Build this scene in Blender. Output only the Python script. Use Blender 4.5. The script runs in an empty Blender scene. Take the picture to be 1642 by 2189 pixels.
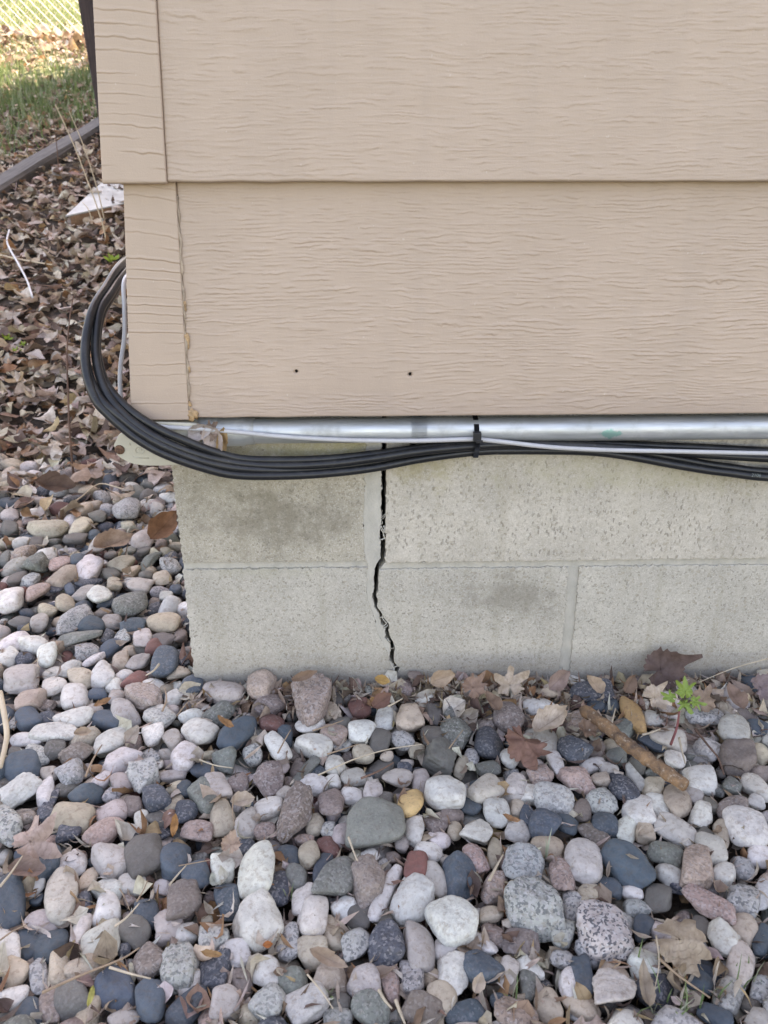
import bpy, bmesh, math, random
import numpy as np
from mathutils import Vector
C = bpy.context.scene.collection
SC = bpy.context.scene
rad = math.radians
# ---------------------------------------------------------------- camera, sky, sun, exposure
FPX = 1800.0; PITCH = rad(24.2); YAW = rad(1.5)
CAM = np.array((0.0, -0.77, 0.55))
cd = bpy.data.cameras.new('camera'); cam = bpy.data.objects.new('camera', cd); C.objects.link(cam)
cd.sensor_fit = 'HORIZONTAL'; cd.sensor_width = 36; cd.lens = 36 * FPX / 1642; cd.clip_start = 0.02; cd.clip_end = 300
cam.location = CAM; cam.rotation_euler = (math.pi / 2 - PITCH, 0, -YAW); SC.camera = cam
cd.dof.use_dof = True; cd.dof.focus_distance = 0.84; cd.dof.aperture_fstop = 20
SUN_EL = rad(52); SUN_AZ = rad(20)          # azimuth from +y towards +x (behind the house)
w = bpy.data.worlds.new('World'); SC.world = w; w.use_nodes = True
wn = w.node_tree.nodes; wl = w.node_tree.links
sky = wn.new('ShaderNodeTexSky'); sky.sky_type = 'NISHITA'; sky.sun_disc = False
sky.sun_elevation = SUN_EL; sky.sun_rotation = SUN_AZ; sky.air_density = 1.0; sky.dust_density = 1.5; sky.ozone_density = 0.6
wl.new(sky.outputs[0], wn['Background'].inputs[0]); wn['Background'].inputs[1].default_value = 0.15
sd = bpy.data.lights.new('sun', 'SUN'); sun = bpy.data.objects.new('sun', sd); C.objects.link(sun)
sd.energy = 5.0; sd.angle = rad(0.5); sd.color = (1, 0.975, 0.95)
SD = Vector((math.sin(SUN_AZ) * math.cos(SUN_EL), math.cos(SUN_AZ) * math.cos(SUN_EL), math.sin(SUN_EL)))
sun.rotation_euler = SD.to_track_quat('Z', 'Y').to_euler()
SC.view_settings.view_transform = 'Standard'; SC.view_settings.look = 'None'
SC.view_settings.gamma = 1; SC.view_settings.use_curve_mapping = False
SC.view_settings.exposure = 2.42
SC.view_settings.use_white_balance = True
SC.view_settings.white_balance_temperature = 9200; SC.view_settings.white_balance_tint = 21
SC.cycles.max_bounces = 6; SC.cycles.diffuse_bounces = 4; SC.cycles.use_denoising = True
# ---------------------------------------------------------------- pixel of the photograph -> point on a plane of the scene
Fv = np.array((math.sin(YAW) * math.cos(PITCH), math.cos(YAW) * math.cos(PITCH), -math.sin(PITCH)))
Rv = np.array((math.cos(YAW), -math.sin(YAW), 0.0)); Uv = np.cross(Rv, Fv)
def ray(px, py): return Fv * FPX + (px - 821) * Rv - (py - 1094.5) * Uv
def at_y(px, py, y=0.0):
    d = ray(px, py); return CAM + d * ((y - CAM[1]) / d[1])
def at_z(px, py, z=0.0):
    d = ray(px, py); return CAM + d * ((z - CAM[2]) / d[2])
def hill(x, y):
    t = np.maximum(0.0, y - 0.72)
    h = 0.26 * t * t / (t + 0.35)
    return h + 0.012 * np.sin(2.1 * x + 1.3 * y) * np.minimum(t, 1)
def at_hill(px, py, up=0.0):
    d = ray(px, py) / FPX; t = 0.4
    while t < 60:
        p = CAM + d * t
        if p[2] < hill(p[0], p[1]) + up: return p
        t += 0.004
    return CAM + d * 60
XL = at_y(388, 1211, 0)[0]                    # left face of the block wall
rng = np.random.default_rng(7); random.seed(7)
# ---------------------------------------------------------------- object helpers
def mesh_np(name, V, Fa, mat=None, parent=None, smooth=False, attrs=None):
    me = bpy.data.meshes.new(name); V = np.asarray(V, np.float32)
    me.vertices.add(len(V)); me.vertices.foreach_set('co', V.ravel())
    if isinstance(Fa, np.ndarray):
        n = Fa.shape[1]; tot = Fa.size
        me.loops.add(tot); me.loops.foreach_set('vertex_index', Fa.astype(np.int32).ravel())
        me.polygons.add(len(Fa)); me.polygons.foreach_set('loop_start', np.arange(0, tot, n, dtype=np.int32))
        me.polygons.foreach_set('loop_total', np.full(len(Fa), n, np.int32))
    else:
        ls = np.array([len(f) for f in Fa], np.int32); idx = np.array([i for f in Fa for i in f], np.int32)
        me.loops.add(len(idx)); me.loops.foreach_set('vertex_index', idx)
        me.polygons.add(len(ls)); me.polygons.foreach_set('loop_start', np.concatenate(([0], np.cumsum(ls)[:-1])).astype(np.int32))
        me.polygons.foreach_set('loop_total', ls)
    me.update(calc_edges=True)
    me.polygons.foreach_set('use_smooth', np.full(len(me.polygons), smooth))
    for k, v in (attrs or {}).items():
        v = np.asarray(v, np.float32)
        if v.ndim == 1: a = me.attributes.new(k, 'FLOAT', 'POINT'); a.data.foreach_set('value', v)
        else:
            if v.shape[1] == 4: a = me.attributes.new(k, 'FLOAT_COLOR', 'POINT'); a.data.foreach_set('color', v.ravel())
            else: a = me.attributes.new(k, 'FLOAT_VECTOR', 'POINT'); a.data.foreach_set('vector', v.ravel())
    me.validate()
    if mat: me.materials.append(mat)
    o = bpy.data.objects.new(name, me); C.objects.link(o)
    if parent: o.parent = parent
    return o
def bm_obj(name, bm, mat, parent=None, smooth=False, bevel=0):
    me = bpy.data.meshes.new(name); bmesh.ops.recalc_face_normals(bm, faces=bm.faces); bm.to_mesh(me); bm.free()
    if mat: me.materials.append(mat)
    for p in me.polygons: p.use_smooth = smooth
    o = bpy.data.objects.new(name, me); C.objects.link(o)
    if parent: o.parent = parent
    if bevel:
        m = o.modifiers.new('bevel', 'BEVEL'); m.width = bevel; m.segments = 2; m.limit_method = 'ANGLE'
    return o
def tag(o, label, cat, group=None, kind=None):
    if label: o['label'] = label
    if cat: o['category'] = cat
    if group: o['group'] = group
    if kind: o['kind'] = kind
    return o
def empty(name, label=None, cat=None, group=None):
    o = bpy.data.objects.new(name, None); C.objects.link(o); o.empty_display_size = .05
    return tag(o, label, cat, group)
def add_box(bm, lo, hi):
    vs = [bm.verts.new((x, y, z)) for x in (lo[0], hi[0]) for y in (lo[1], hi[1]) for z in (lo[2], hi[2])]
    for f in ((0, 1, 3, 2), (4, 6, 7, 5), (0, 4, 5, 1), (2, 3, 7, 6), (0, 2, 6, 4), (1, 5, 7, 3)): bm.faces.new([vs[i] for i in f])
def catmull(P, n=8):
    P = np.asarray(P, float); Q = np.vstack((2 * P[0] - P[1], P, 2 * P[-1] - P[-2])); out = []
    for i in range(1, len(Q) - 2):
        p0, p1, p2, p3 = Q[i - 1:i + 3]
        for t in np.linspace(0, 1, n, endpoint=False):
            out.append(.5 * (2 * p1 + (p2 - p0) * t + (2 * p0 - 5 * p1 + 4 * p2 - p3) * t * t + (3 * p1 - p0 - 3 * p2 + p3) * t ** 3))
    out.append(Q[-2]); return np.array(out)
def tube(P, r, ns=12, cap=True):
    P = np.asarray(P, float); n = len(P); r = np.broadcast_to(np.asarray(r, float), (n,))
    T = np.gradient(P, axis=0); T /= np.linalg.norm(T, axis=1)[:, None] + 1e-12
    up = np.array((0, 0, 1.0)) if abs(T[0][2]) < .9 else np.array((1.0, 0, 0))
    V = []; N = up - T[0] * up.dot(T[0]); N /= np.linalg.norm(N)
    a = np.linspace(0, 2 * np.pi, ns, endpoint=False)
    for i in range(n):
        N = N - T[i] * N.dot(T[i]); N /= np.linalg.norm(N) + 1e-12; B = np.cross(T[i], N)
        V.append(P[i] + r[i] * (np.cos(a)[:, None] * N + np.sin(a)[:, None] * B))
    V = np.vstack(V); F = []
    for i in range(n - 1):
        for j in range(ns):
            k = (j + 1) % ns; F.append((i * ns + j, i * ns + k, (i + 1) * ns + k, (i + 1) * ns + j))
    if cap: F.append(tuple(range(ns))[::-1]); F.append(tuple((n - 1) * ns + j for j in range(ns)))
    return V, F
def join(parts):
    V = []; F = []; o = 0
    for v, f in parts:
        V.append(v); F += [tuple(i + o for i in q) for q in f]; o += len(v)
    return np.vstack(V), F
_ng = {}
def vnoise(x, y, seed=0):
    """smooth 2-D value noise, -1..1"""
    if seed not in _ng: _ng[seed] = np.random.default_rng(900 + seed).uniform(-1, 1, (256, 256))
    g = _ng[seed]; xi = np.floor(x).astype(int); yi = np.floor(y).astype(int); fx = x - xi; fy = y - yi
    fx = fx * fx * (3 - 2 * fx); fy = fy * fy * (3 - 2 * fy); a = xi & 255; b = (xi + 1) & 255; c = yi & 255; d = (yi + 1) & 255
    return (g[a, c] * (1 - fx) + g[b, c] * fx) * (1 - fy) + (g[a, d] * (1 - fx) + g[b, d] * fx) * fy
# ---------------------------------------------------------------- material helpers
class NT:
    def __init__(s, name):
        s.m = bpy.data.materials.new(name); s.m.use_nodes = True; s.t = s.m.node_tree
        s.b = s.t.nodes['Principled BSDF']; s.b.inputs['Roughness'].default_value = .8
    def n(s, typ, **kw):
        o = s.t.nodes.new('ShaderNode' + typ)
        for k, v in kw.items():
            if k.startswith('i_'): s.set(o.inputs[k[2:].replace('_', ' ')], v)
            elif k.startswith('n'): s.set(o.inputs[int(k[1:])], v)
            else: setattr(o, k, v)
        return o
    def set(s, inp, v):
        if isinstance(v, bpy.types.NodeSocket): s.t.links.new(v, inp)
        else: inp.default_value = v if not (isinstance(v, tuple) and len(v) == 3 and inp.type == 'RGBA') else (*v, 1)
    def math(s, op, a, b=0.0, c=0.0): return s.n('Math', operation=op, n0=a, n1=b, n2=c).outputs[0]
    def mix(s, f, a, b, bt='MIX'):
        o = s.t.nodes.new('ShaderNodeMix'); o.data_type = 'RGBA'; o.blend_type = bt
        s.set(o.inputs[0], f); s.set(o.inputs[6], a); s.set(o.inputs[7], b); return o.outputs[2]
    def ramp(s, f, stops):
        o = s.t.nodes.new('ShaderNodeValToRGB'); s.t.links.new(f, o.inputs[0]); e = o.color_ramp.elements
        while len(e) < len(stops): e.new(.5)
        for i, (p, c) in enumerate(stops):
            e[i].position = p; e[i].color = (*c, 1) if isinstance(c, tuple) else (c, c, c, 1)
        return o.outputs[0]
    def step(s, f, a, b):
        return s.n('MapRange', n0=f, n1=a, n2=b, n3=0.0, n4=1.0, clamp=True).outputs[0]
    def obj(s): return s.n('TexCoord').outputs['Object']
    def attr(s, name): return s.n('Attribute', attribute_name=name)
    def scale(s, v, sc): return s.n('Mapping', n0=v, n3=sc).outputs[0]
    def noise(s, v, sc, det=3, rough=.55, dist=0.0): return s.n('TexNoise', i_Vector=v, i_Scale=sc, i_Detail=det, i_Roughness=rough, i_Distortion=dist).outputs[0]
    def bump(s, h, dist, st=1.0, nrm=None):
        o = s.n('Bump', i_Height=h, i_Distance=dist, i_Strength=st)
        if nrm: s.t.links.new(nrm, o.inputs['Normal'])
        s.t.links.new(o.outputs[0], s.b.inputs['Normal']); return o.outputs[0]
    def col(s, c): s.set(s.b.inputs['Base Color'], c)
def plain(name, c, rough=.8, metal=0.0, var=.12, sc=40, bump=0.0):
    t = NT(name); v = t.obj(); n = t.noise(v, sc, 4)
    t.col(t.mix(t.step(n, .3, .7), tuple(x * (1 - var) for x in c), tuple(min(1, x * (1 + var)) for x in c)))
    t.b.inputs['Roughness'].default_value = rough; t.b.inputs['Metallic'].default_value = metal
    if bump: t.bump(t.noise(v, sc * 6, 3), bump)
    return t.m
# ---------------------------------------------------------------- materials
DIRT_Z = float(at_y(1000, 890, -.03)[2])
def siding_mat(name, c):
    t = NT(name); v = t.obj()
    n = t.noise(t.scale(v, (1, 1, .5)), 9, 5, .7); fine = t.noise(t.scale(v, (90, 90, 700)), 1, 3)
    col = t.mix(t.step(n, .3, .7), tuple(x * .93 for x in c), tuple(x * 1.05 for x in c))
    gr = t.attr('groove').outputs['Fac']                       # darker brown in the bottoms of the embossed grain
    col = t.mix(t.math('MULTIPLY', gr, .42), col, (c[0] * .62, c[1] * .52, c[2] * .40))
    dz_ = t.n('SeparateXYZ', n0=v).outputs[2]
    dirt = t.math('MULTIPLY', t.step(t.math('ADD', dz_, t.math('MULTIPLY', t.noise(t.scale(v, (1, 1, 2)), 26, 5, .7), -.05)), DIRT_Z + .004, DIRT_Z - .028), .45)
    col = t.mix(dirt, col, (.33, .25, .21))
    st = t.noise(t.scale(v, (1, 1, .08)), 34, 4, .6); col = t.mix(t.math('MULTIPLY', t.step(st, .52, .68), .13), col, (.36, .29, .24))
    spots = t.step(t.noise(v, 260, 2), .73, .76)
    col = t.mix(t.math('MULTIPLY', spots, .35), col, (.6, .52, .45))
    t.col(col); t.b.inputs['Roughness'].default_value = .62
    h = t.math('ADD', t.math('MULTIPLY', fine, .5), t.math('MULTIPLY', t.noise(v, 900, 2), .5))
    t.bump(h, .0004, .8); return t.m
M_SIDING = siding_mat('painted_siding', (.475, .362, .285))
M_TRIM = siding_mat('painted_trim', (.475, .36, .28))
def block_mat(name, light, streak, dirt, blue=0):
    t = NT(name); v = t.obj()
    base = light
    n1 = t.noise(v, 14, 4, .6); n2 = t.noise(v, 210, 6, .8)
    col = t.mix(t.step(n1, .3, .7), tuple(x * .80 for x in base), tuple(x * 1.08 for x in base))
    col = t.mix(t.step(n2, .35, .65), t.mix(1.0, col, (.78, .77, .74), 'MULTIPLY'), col)
    vec = t.scale(v, (1, 1, .5)) if streak else v
    def cells(vv, sc): return t.n('SeparateColor', n0=t.n('TexVoronoi', i_Vector=vv, i_Scale=sc).outputs['Color']).outputs[0]
    ca = cells(vec, 620); cb = cells(v, 1100); cc = cells(t.scale(v, (1.0, 1.0, 1.1)), 340)
    zone = t.step(t.noise(v, 30, 3), .35, .65)
    pits = t.math('MULTIPLY', t.step(ca, .90, .94), t.math('ADD', t.math('MULTIPLY', zone, .6), .4)); pb = t.step(cb, .78, .98)
    col = t.mix(t.math('MULTIPLY', pb, .42), col, (base[0] * .55, base[1] * .53, base[2] * .50))
    col = t.mix(t.math('MULTIPLY', pits, .75 if streak else .65), col, (base[0] * .38, base[1] * .36, base[2] * .34))
    col = t.mix(t.math('MULTIPLY', t.step(cc, .93, .95), .45), col, (.34, .29, .22))
    wsp = t.step(cb, .22, .05); col = t.mix(t.math('MULTIPLY', wsp, .35), col, (.70, .67, .62))
    sx_ = t.n('SeparateXYZ', n0=v)
    drip = t.noise(t.scale(v, (1, 1, .12)), 60, 4, .6); col = t.mix(t.math('MULTIPLY', t.step(drip, .54, .66), .24), col, (base[0] * .6, base[1] * .57, base[2] * .48))
    splash = t.math('MULTIPLY', t.step(t.math('ADD', sx_.outputs[2], t.math('MULTIPLY', n1, -.04)), .022, -.012), .42); col = t.mix(splash, col, (.25, .22, .19))
    # shaped stains: (x, z, rx, rz, colour, amount)
    sx = t.n('SeparateXYZ', n0=v)
    for (cx, cz, rx, rz, dc, am) in dirt:
        dx = t.math('DIVIDE', t.math('SUBTRACT', sx.outputs[0], cx), rx); dz = t.math('DIVIDE', t.math('SUBTRACT', sx.outputs[2], cz), rz)
        d = t.math('SQRT', t.math('ADD', t.math('MULTIPLY', dx, dx), t.math('MULTIPLY', dz, dz)))
        d = t.math('ADD', d, t.math('MULTIPLY', t.math('SUBTRACT', t.noise(v, 44, 6, .75), .5), 4.2))
        m = t.math('MULTIPLY', t.step(d, 1.1, .1), am)
        col = t.mix(m, col, dc)
    t.col(col); t.b.inputs['Roughness'].default_value = .95
    h = t.math('SUBTRACT', t.math('ADD', t.math('MULTIPLY', n2, .7), t.math('MULTIPLY', cb, .35)), t.math('MULTIPLY', pits, .8))
    t.bump(h, .0009, .8); return t.m
def P0(px, py): p = at_y(px, py, 0); return p[0], p[2]
def stain(px, py, rx, ry, c, a): x, z = P0(px, py); return (x, z, rx / 2150, ry / 1950, c, a)
M_BLOCK_TL = block_mat('concrete_block_stained', (.51, .465, .385), 0, [stain(600, 1110, 190, 75, (.19, .165, .12), .62), stain(700, 965, 330, 32, (.30, .27, .12), .6), stain(480, 1030, 130, 40, (.22, .2, .14), .4)])
M_BLOCK_TR = block_mat('concrete_block_pale', (.60, .55, .475), 1, [stain(900, 985, 90, 60, (.36, .31, .17), .6), stain(1450, 1010, 420, 45, (.42, .385, .26), .5), stain(1642, 970, 160, 45, (.25, .24, .23), .7)])
M_BLOCK_B = block_mat('concrete_block_grey', (.56, .525, .46), 0, [stain(560, 1215, 160, 25, (.33, .31, .21), .3)])
M_BLOCK_BM = block_mat('concrete_block_mottled', (.56, .525, .46), 0, [stain(1090, 1275, 125, 70, (.21, .19, .15), .55)])
def mortar_mat():
    t = NT('mortar'); v = t.obj(); n = t.noise(t.scale(v, (1, 1, .5)), 120, 4)
    t.col(t.mix(t.step(n, .3, .75), (.41, .39, .34), (.52, .49, .43))); t.b.inputs['Roughness'].default_value = .9
    t.bump(t.noise(v, 400, 5, .7), .0010, .9); return t.m
M_MORTAR = mortar_mat()
M_HOLE_SHADE = plain('painted_hole_shade', (.012, .010, .009), 1.0)  # near-black colour standing in for shade inside the crack and nail holes
def cable_mat(name, c, dust):
    t = NT(name); v = t.obj(); geo = t.n('NewGeometry')
    nz = t.n('SeparateXYZ', n0=geo.outputs['Normal']).outputs[2]
    d = t.math('MULTIPLY', t.step(t.noise(t.scale(v, (1, 1, 1)), 60, 5, .7), .42, .75), t.step(nz, -.6, .8))
    sc = t.step(t.noise(t.scale(v, (15, 60, 60)), 9, 3), .68, .72)
    col = t.mix(t.math('MULTIPLY', d, dust), c, (.20, .18, .15))
    col = t.mix(t.math('MULTIPLY', sc, .15), col, (.30, .28, .25))
    t.col(col); t.b.inputs['Roughness'].default_value = .36
    t.bump(t.noise(v, 260, 3), .0003, .5); return t.m
M_CABLE = cable_mat('black_cable_jacket', (.010, .011, .013), .14)
M_CABLE_W = cable_mat('pale_cable_jacket', (.46, .46, .47), .35)
def steel_mat():
    t = NT('galvanized_steel'); v = t.obj()
    a = t.noise(t.scale(v, (12, 160, 160)), 1, 4, .6); b = t.noise(v, 45, 5, .6)
    col = t.mix(t.step(a, .35, .65), (.46, .49, .50), (.62, .64, .65)); col = t.mix(t.math('MULTIPLY', t.step(b, .55, .72), .45), col, (.34, .34, .32))
    x0 = at_y(1305, 922, -.024); sx = t.n('SeparateXYZ', n0=v)
    d = t.math('ADD', t.math('MULTIPLY', t.math('ABSOLUTE', t.math('SUBTRACT', sx.outputs[0], float(x0[0]))), 1.0), t.math('MULTIPLY', t.math('ABSOLUTE', t.math('SUBTRACT', sx.outputs[2], float(x0[2]) - .002)), 2.2))
    d = t.math('ADD', d, t.math('MULTIPLY', t.math('SUBTRACT', t.noise(v, 160, 4), .5), .02))
    col = t.mix(t.math('MULTIPLY', t.step(d, .0135, .010), .65), col, (.12, .42, .36))
    t.col(col); t.b.inputs['Metallic'].default_value = .7
    t.set(t.b.inputs['Roughness'], t.n('MapRange', n0=b, n1=.3, n2=.7, n3=.40, n4=.62).outputs[0])
    t.bump(t.noise(t.scale(v, (1, 3, 3)), 90, 4), .0004, .5); return t.m
M_STEEL = steel_mat()
M_FITTING = plain('pale_painted_cast_metal', (.50, .47, .38), .6, 0, .07, 60, .0004)
M_RUST = plain('rusty_screw', (.16, .085, .055), .6, .4, .4, 300, .0004)
M_TIE = plain('black_nylon', (.018, .018, .02), .45)
def stone_mat():
    t = NT('river_stone'); lp = t.attr('lp').outputs['Vector']; col = t.attr('col').outputs['Color']
    spk = t.attr('spk').outputs['Fac']
    n0 = t.noise(lp, 60, 5, .65, .5); n1 = t.noise(lp, 210, 5, .75); n2 = t.noise(lp, 420, 5, .75)
    c = t.mix(t.step(n0, .3, .7), t.mix(1.0, col, (.74, .73, .73), 'MULTIPLY'), t.mix(1.0, col, (1.16, 1.15, 1.13), 'MULTIPLY'))
    c = t.mix(t.step(n1, .52, .62), c, t.mix(1.0, c, (.76, .70, .65), 'MULTIPLY'))
    dust = t.math('MULTIPLY', t.step(n1, .35, .7), .14); c = t.mix(dust, c, (.42, .38, .36))
    cell = t.n('SeparateColor', n0=t.n('TexVoronoi', i_Vector=t.n('VectorMath', operation='ADD', n0=lp, n1=t.n('VectorMath', operation='SCALE', n0=t.n('TexNoise', i_Vector=lp, i_Scale=300.0).outputs[1], n3=.003).outputs[0]).outputs[0], i_Scale=560.0).outputs['Color'])
    dk = t.math('MULTIPLY', t.step(cell.outputs[0], .62, .74), t.math('MINIMUM', t.math('MULTIPLY', spk, .85), 1.0)); c = t.mix(dk, c, t.mix(1.0, col, (.22, .24, .27), 'MULTIPLY'))
    n3 = t.noise(lp, 520, 4, .7); lt = t.math('MULTIPLY', t.step(cell.outputs[1], .74, .84), t.math('MINIMUM', t.math('MULTIPLY', spk, .6), 1.0)); c = t.mix(lt, c, (.50, .47, .46))
    vn = t.noise(lp, 38, 3, .5, 1.2); vein = t.step(t.math('ABSOLUTE', t.math('SUBTRACT', vn, .5)), .006, .0)
    vein = t.math('MULTIPLY', vein, t.attr('vein').outputs['Fac']); c = t.mix(t.math('MULTIPLY', vein, .6), c, t.mix(1.0, col, (.5, .45, .42), 'MULTIPLY'))
    t.col(c); t.b.inputs['Roughness'].default_value = .72
    h = t.math('ADD', t.math('MULTIPLY', n1, .7), t.math('ADD', t.math('MULTIPLY', n2, .35), t.math('MULTIPLY', n0, .8)))
    t.bump(h, .0016, .75); return t.m
M_STONE = stone_mat()
def leaf_mat():
    t = NT('dry_leaf'); c = t.attr('col').outputs['Color']; uv = t.attr('lp').outputs['Vector']
    s = t.n('SeparateXYZ', n0=uv); u, vv = s.outputs[0], s.outputs[1]
    au = t.math('ABSOLUTE', vv)
    rib = t.step(au, .05, .015)
    lat = t.math('FRACT', t.math('MULTIPLY', t.math('SUBTRACT', u, t.math('MULTIPLY', au, .55)), 7.0)); lat = t.math('MULTIPLY', t.step(t.math('ABSOLUTE', t.math('SUBTRACT', lat, .5)), .07, .0), .6)
    m = t.math('MAXIMUM', rib, lat)
    n = t.noise(t.obj(), 90, 4, .65)
    col = t.mix(t.step(n, .35, .68), t.mix(1.0, c, (.70, .64, .58), 'MULTIPLY'), t.mix(1.0, c, (1.12, 1.1, 1.08), 'MULTIPLY'))
    col = t.mix(t.math('MULTIPLY', m, .4), col, t.mix(1.0, c, (.5, .42, .36), 'MULTIPLY'))
    t.col(col); t.b.inputs['Roughness'].default_value = .7
    t.bump(t.math('ADD', m, n), .0015, .6)
    tr = t.n('BsdfTranslucent', i_Color=col); mx = t.n('MixShader', n0=.18)
    t.t.links.new(t.b.outputs[0], mx.inputs[1]); t.t.links.new(tr.outputs[0], mx.inputs[2])
    t.t.links.new(mx.outputs[0], t.t.nodes['Material Output'].inputs[0]); return t.m
M_LEAF = leaf_mat()
def green_mat(name, a, b):
    t = NT(name); c = t.attr('col').outputs['Color']; n = t.noise(t.obj(), 300, 2)
    t.col(t.mix(.5, c, t.mix(t.step(n, .3, .7), a, b))); t.b.inputs['Roughness'].default_value = .55
    tr = t.n('BsdfTranslucent', i_Color=b); mx = t.n('MixShader', n0=.3)
    t.t.links.new(t.b.outputs[0], mx.inputs[1]); t.t.links.new(tr.outputs[0], mx.inputs[2]); t.t.links.new(mx.outputs[0], t.t.nodes['Material Output'].inputs[0]); return t.m
M_GREEN = green_mat('fresh_leaf', (.17, .28, .06), (.30, .40, .08))
M_GRASS = green_mat('grass_blade', (.10, .15, .06), (.14, .21, .08))
def ground_mat():
    t = NT('ground'); v = t.obj(); n = t.noise(v, 3, 5, .65); f = t.noise(v, 60, 5, .7)
    y = t.n('SeparateXYZ', n0=v).outputs[1]
    soil = t.mix(t.step(f, .35, .65), (.045, .032, .024), (.12, .09, .068))
    gr = t.mix(t.step(t.noise(v, 9, 5, .7), .4, .62), (.07, .12, .035), (.14, .15, .07))
    edge = t.math('ADD', y, t.math('MULTIPLY', n, .5))
    c = t.mix(t.step(edge, 3.35, 3.75), soil, gr); c = t.mix(t.step(edge, 4.3, 4.8), c, t.mix(t.step(f, .4, .6), (.30, .31, .17), (.46, .43, .30)))  # far ground made paler: sun brightness painted into its colour
    c = t.mix(t.step(t.math('MULTIPLY', y, -1.0), 2.0, 2.4), c, gr)
    t.col(c); t.b.inputs['Roughness'].default_value = 1; t.bump(f, .02, .8); return t.m
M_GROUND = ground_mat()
def wood_mat(name, a, b, ax, sc=1.0):
    t = NT(name); v = t.obj(); k = [260 * sc] * 3; k[ax] = 9 * sc
    n = t.noise(t.scale(v, tuple(k)), 1, 5, .6); m = t.noise(v, 25, 4)
    c = t.mix(t.step(n, .3, .7), a, b); c = t.mix(t.math('MULTIPLY', t.step(m, .5, .75), .5), c, tuple(x * .55 for x in a))
    t.col(c); t.bump(n, .0025, .8); t.b.inputs['Roughness'].default_value = .85; return t.m
M_POST = wood_mat('dark_weathered_wood', (.030, .022, .024), (.07, .05, .05), 2, .5)
M_TIMBER = wood_mat('grey_weathered_timber', (.065, .062, .062), (.15, .145, .145), 0, .5)
M_FENCE = plain('galvanized_wire', (.72, .73, .74), .5, .3)
M_STALK = plain('straw_stalk', (.55, .45, .32), .7)
M_TWIG = plain('brown_twig', (.15, .085, .06), .8, 0, .35, 60, .001)
M_ROOF = plain('asphalt_shingle', (.07, .065, .06), .9)
# ---------------------------------------------------------------- the house
house = empty('house', 'tan lap-sided house standing on a cracked grey block foundation', 'house')
YB, LAP = -0.030, 0.012
ZB0 = at_y(1000, 890, YB)[2]; ZB1 = at_y(1000, 389, YB)[2]; EXPO = ZB1 - ZB0
XR = 1.25
def y_board(z, zb): return YB + LAP * (z - zb) / EXPO
def grain(x, z, seed, zb, cath=False, coarse=0.0):
    """outward relief of embossed wood grain (metres) and groove mask"""
    z = z - zb
    warp = .0016 * vnoise(x * 8, z * 22, seed) + .0005 * vnoise(x * 55, z * 150, seed + 1) + .00045 * vnoise(x * 230, z * 330, seed + 2) + .00025 * vnoise(x * 520, z * 600, seed + 11)
    zz = z + warp
    ph = zz / .0033 + 1.1 * vnoise(x * 6.2, z * 55, seed + 3) + .6 * vnoise(x * 38, z * 140, seed + 12)
    if cath:
        t = np.clip((.052 - z) / .052, 0, 1)
        ph = ph - 4.2 * t * (np.abs(np.mod(x * 2.3 + .35 + 1.4 * (z - .03), 1.0) - .42) - .2)
    f = ph - np.floor(ph); row = np.floor(ph)
    amp = np.clip((.34 if cath else .24) + 1.0 * vnoise(x * 88 + row * 7.3, row * 3.1 + .5, seed + 4) + .35 * vnoise(x * 8, z * 20, seed + 5), 0.0, 1.3)
    rel = np.where(f < .18, f / .18 * -1.0 + 1.0, 0) * .0 + (1 - f) * np.clip(f / .16, 0, 1)
    h = rel * amp * (.00066 if cath else .00046)
    g = np.exp(-((f - .02) / .10) ** 2) * amp + np.exp(-((f - 1.02) / .10) ** 2) * amp
    ph2 = zz / .0021 + 1.3 * vnoise(x * 12, z * 90, seed + 6); f2 = ph2 - np.floor(ph2)
    a2 = np.clip(.3 + 1.1 * vnoise(x * 55 + np.floor(ph2) * 3.7, np.floor(ph2) * 1.7, seed + 7), 0, 1)
    h = h + (1 - f2) * np.clip(f2 / .2, 0, 1) * a2 * .00030
    if cath:
        m = np.clip((z - .026 - .016 * vnoise(x * 6, z * 0, seed + 8)) / .012, 0, 1)
        k = np.clip(.5 + 1.6 * vnoise(x * 7 + 3, z * 70, seed + 9), 0, 1)
        q = m + (1 - m) * k
        h = h * q; g = g * q
    return h + .0003 * vnoise(x * 20, z * 60, seed + 10), np.clip(g * .6, 0, 1)
def trim_grain(x, z, seed, zb):
    zz = z + .004 * vnoise(x * 16, z * 14, seed) + .035 * (x - XL) * (1 + .8 * vnoise(x * 0, z * 9, seed + 1)) + .0006 * vnoise(x * 160, z * 200, seed + 2)
    ph = zz / .0085 + .9 * vnoise(x * 0 + 2, z * 18, seed + 3); f = ph - np.floor(ph); row = np.floor(ph)
    amp = np.clip(.6 + 1.1 * vnoise(x * 26 + row * 5.7, row * 2.3, seed + 4), 0, 1.2)
    g = np.exp(-((f - .5) / .06) ** 2) * amp
    return -g * .0005 + amp * np.clip(1 - np.abs(f - .62) / .2, 0, 1) * .0004, np.clip(g * .8, 0, 1)
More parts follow.
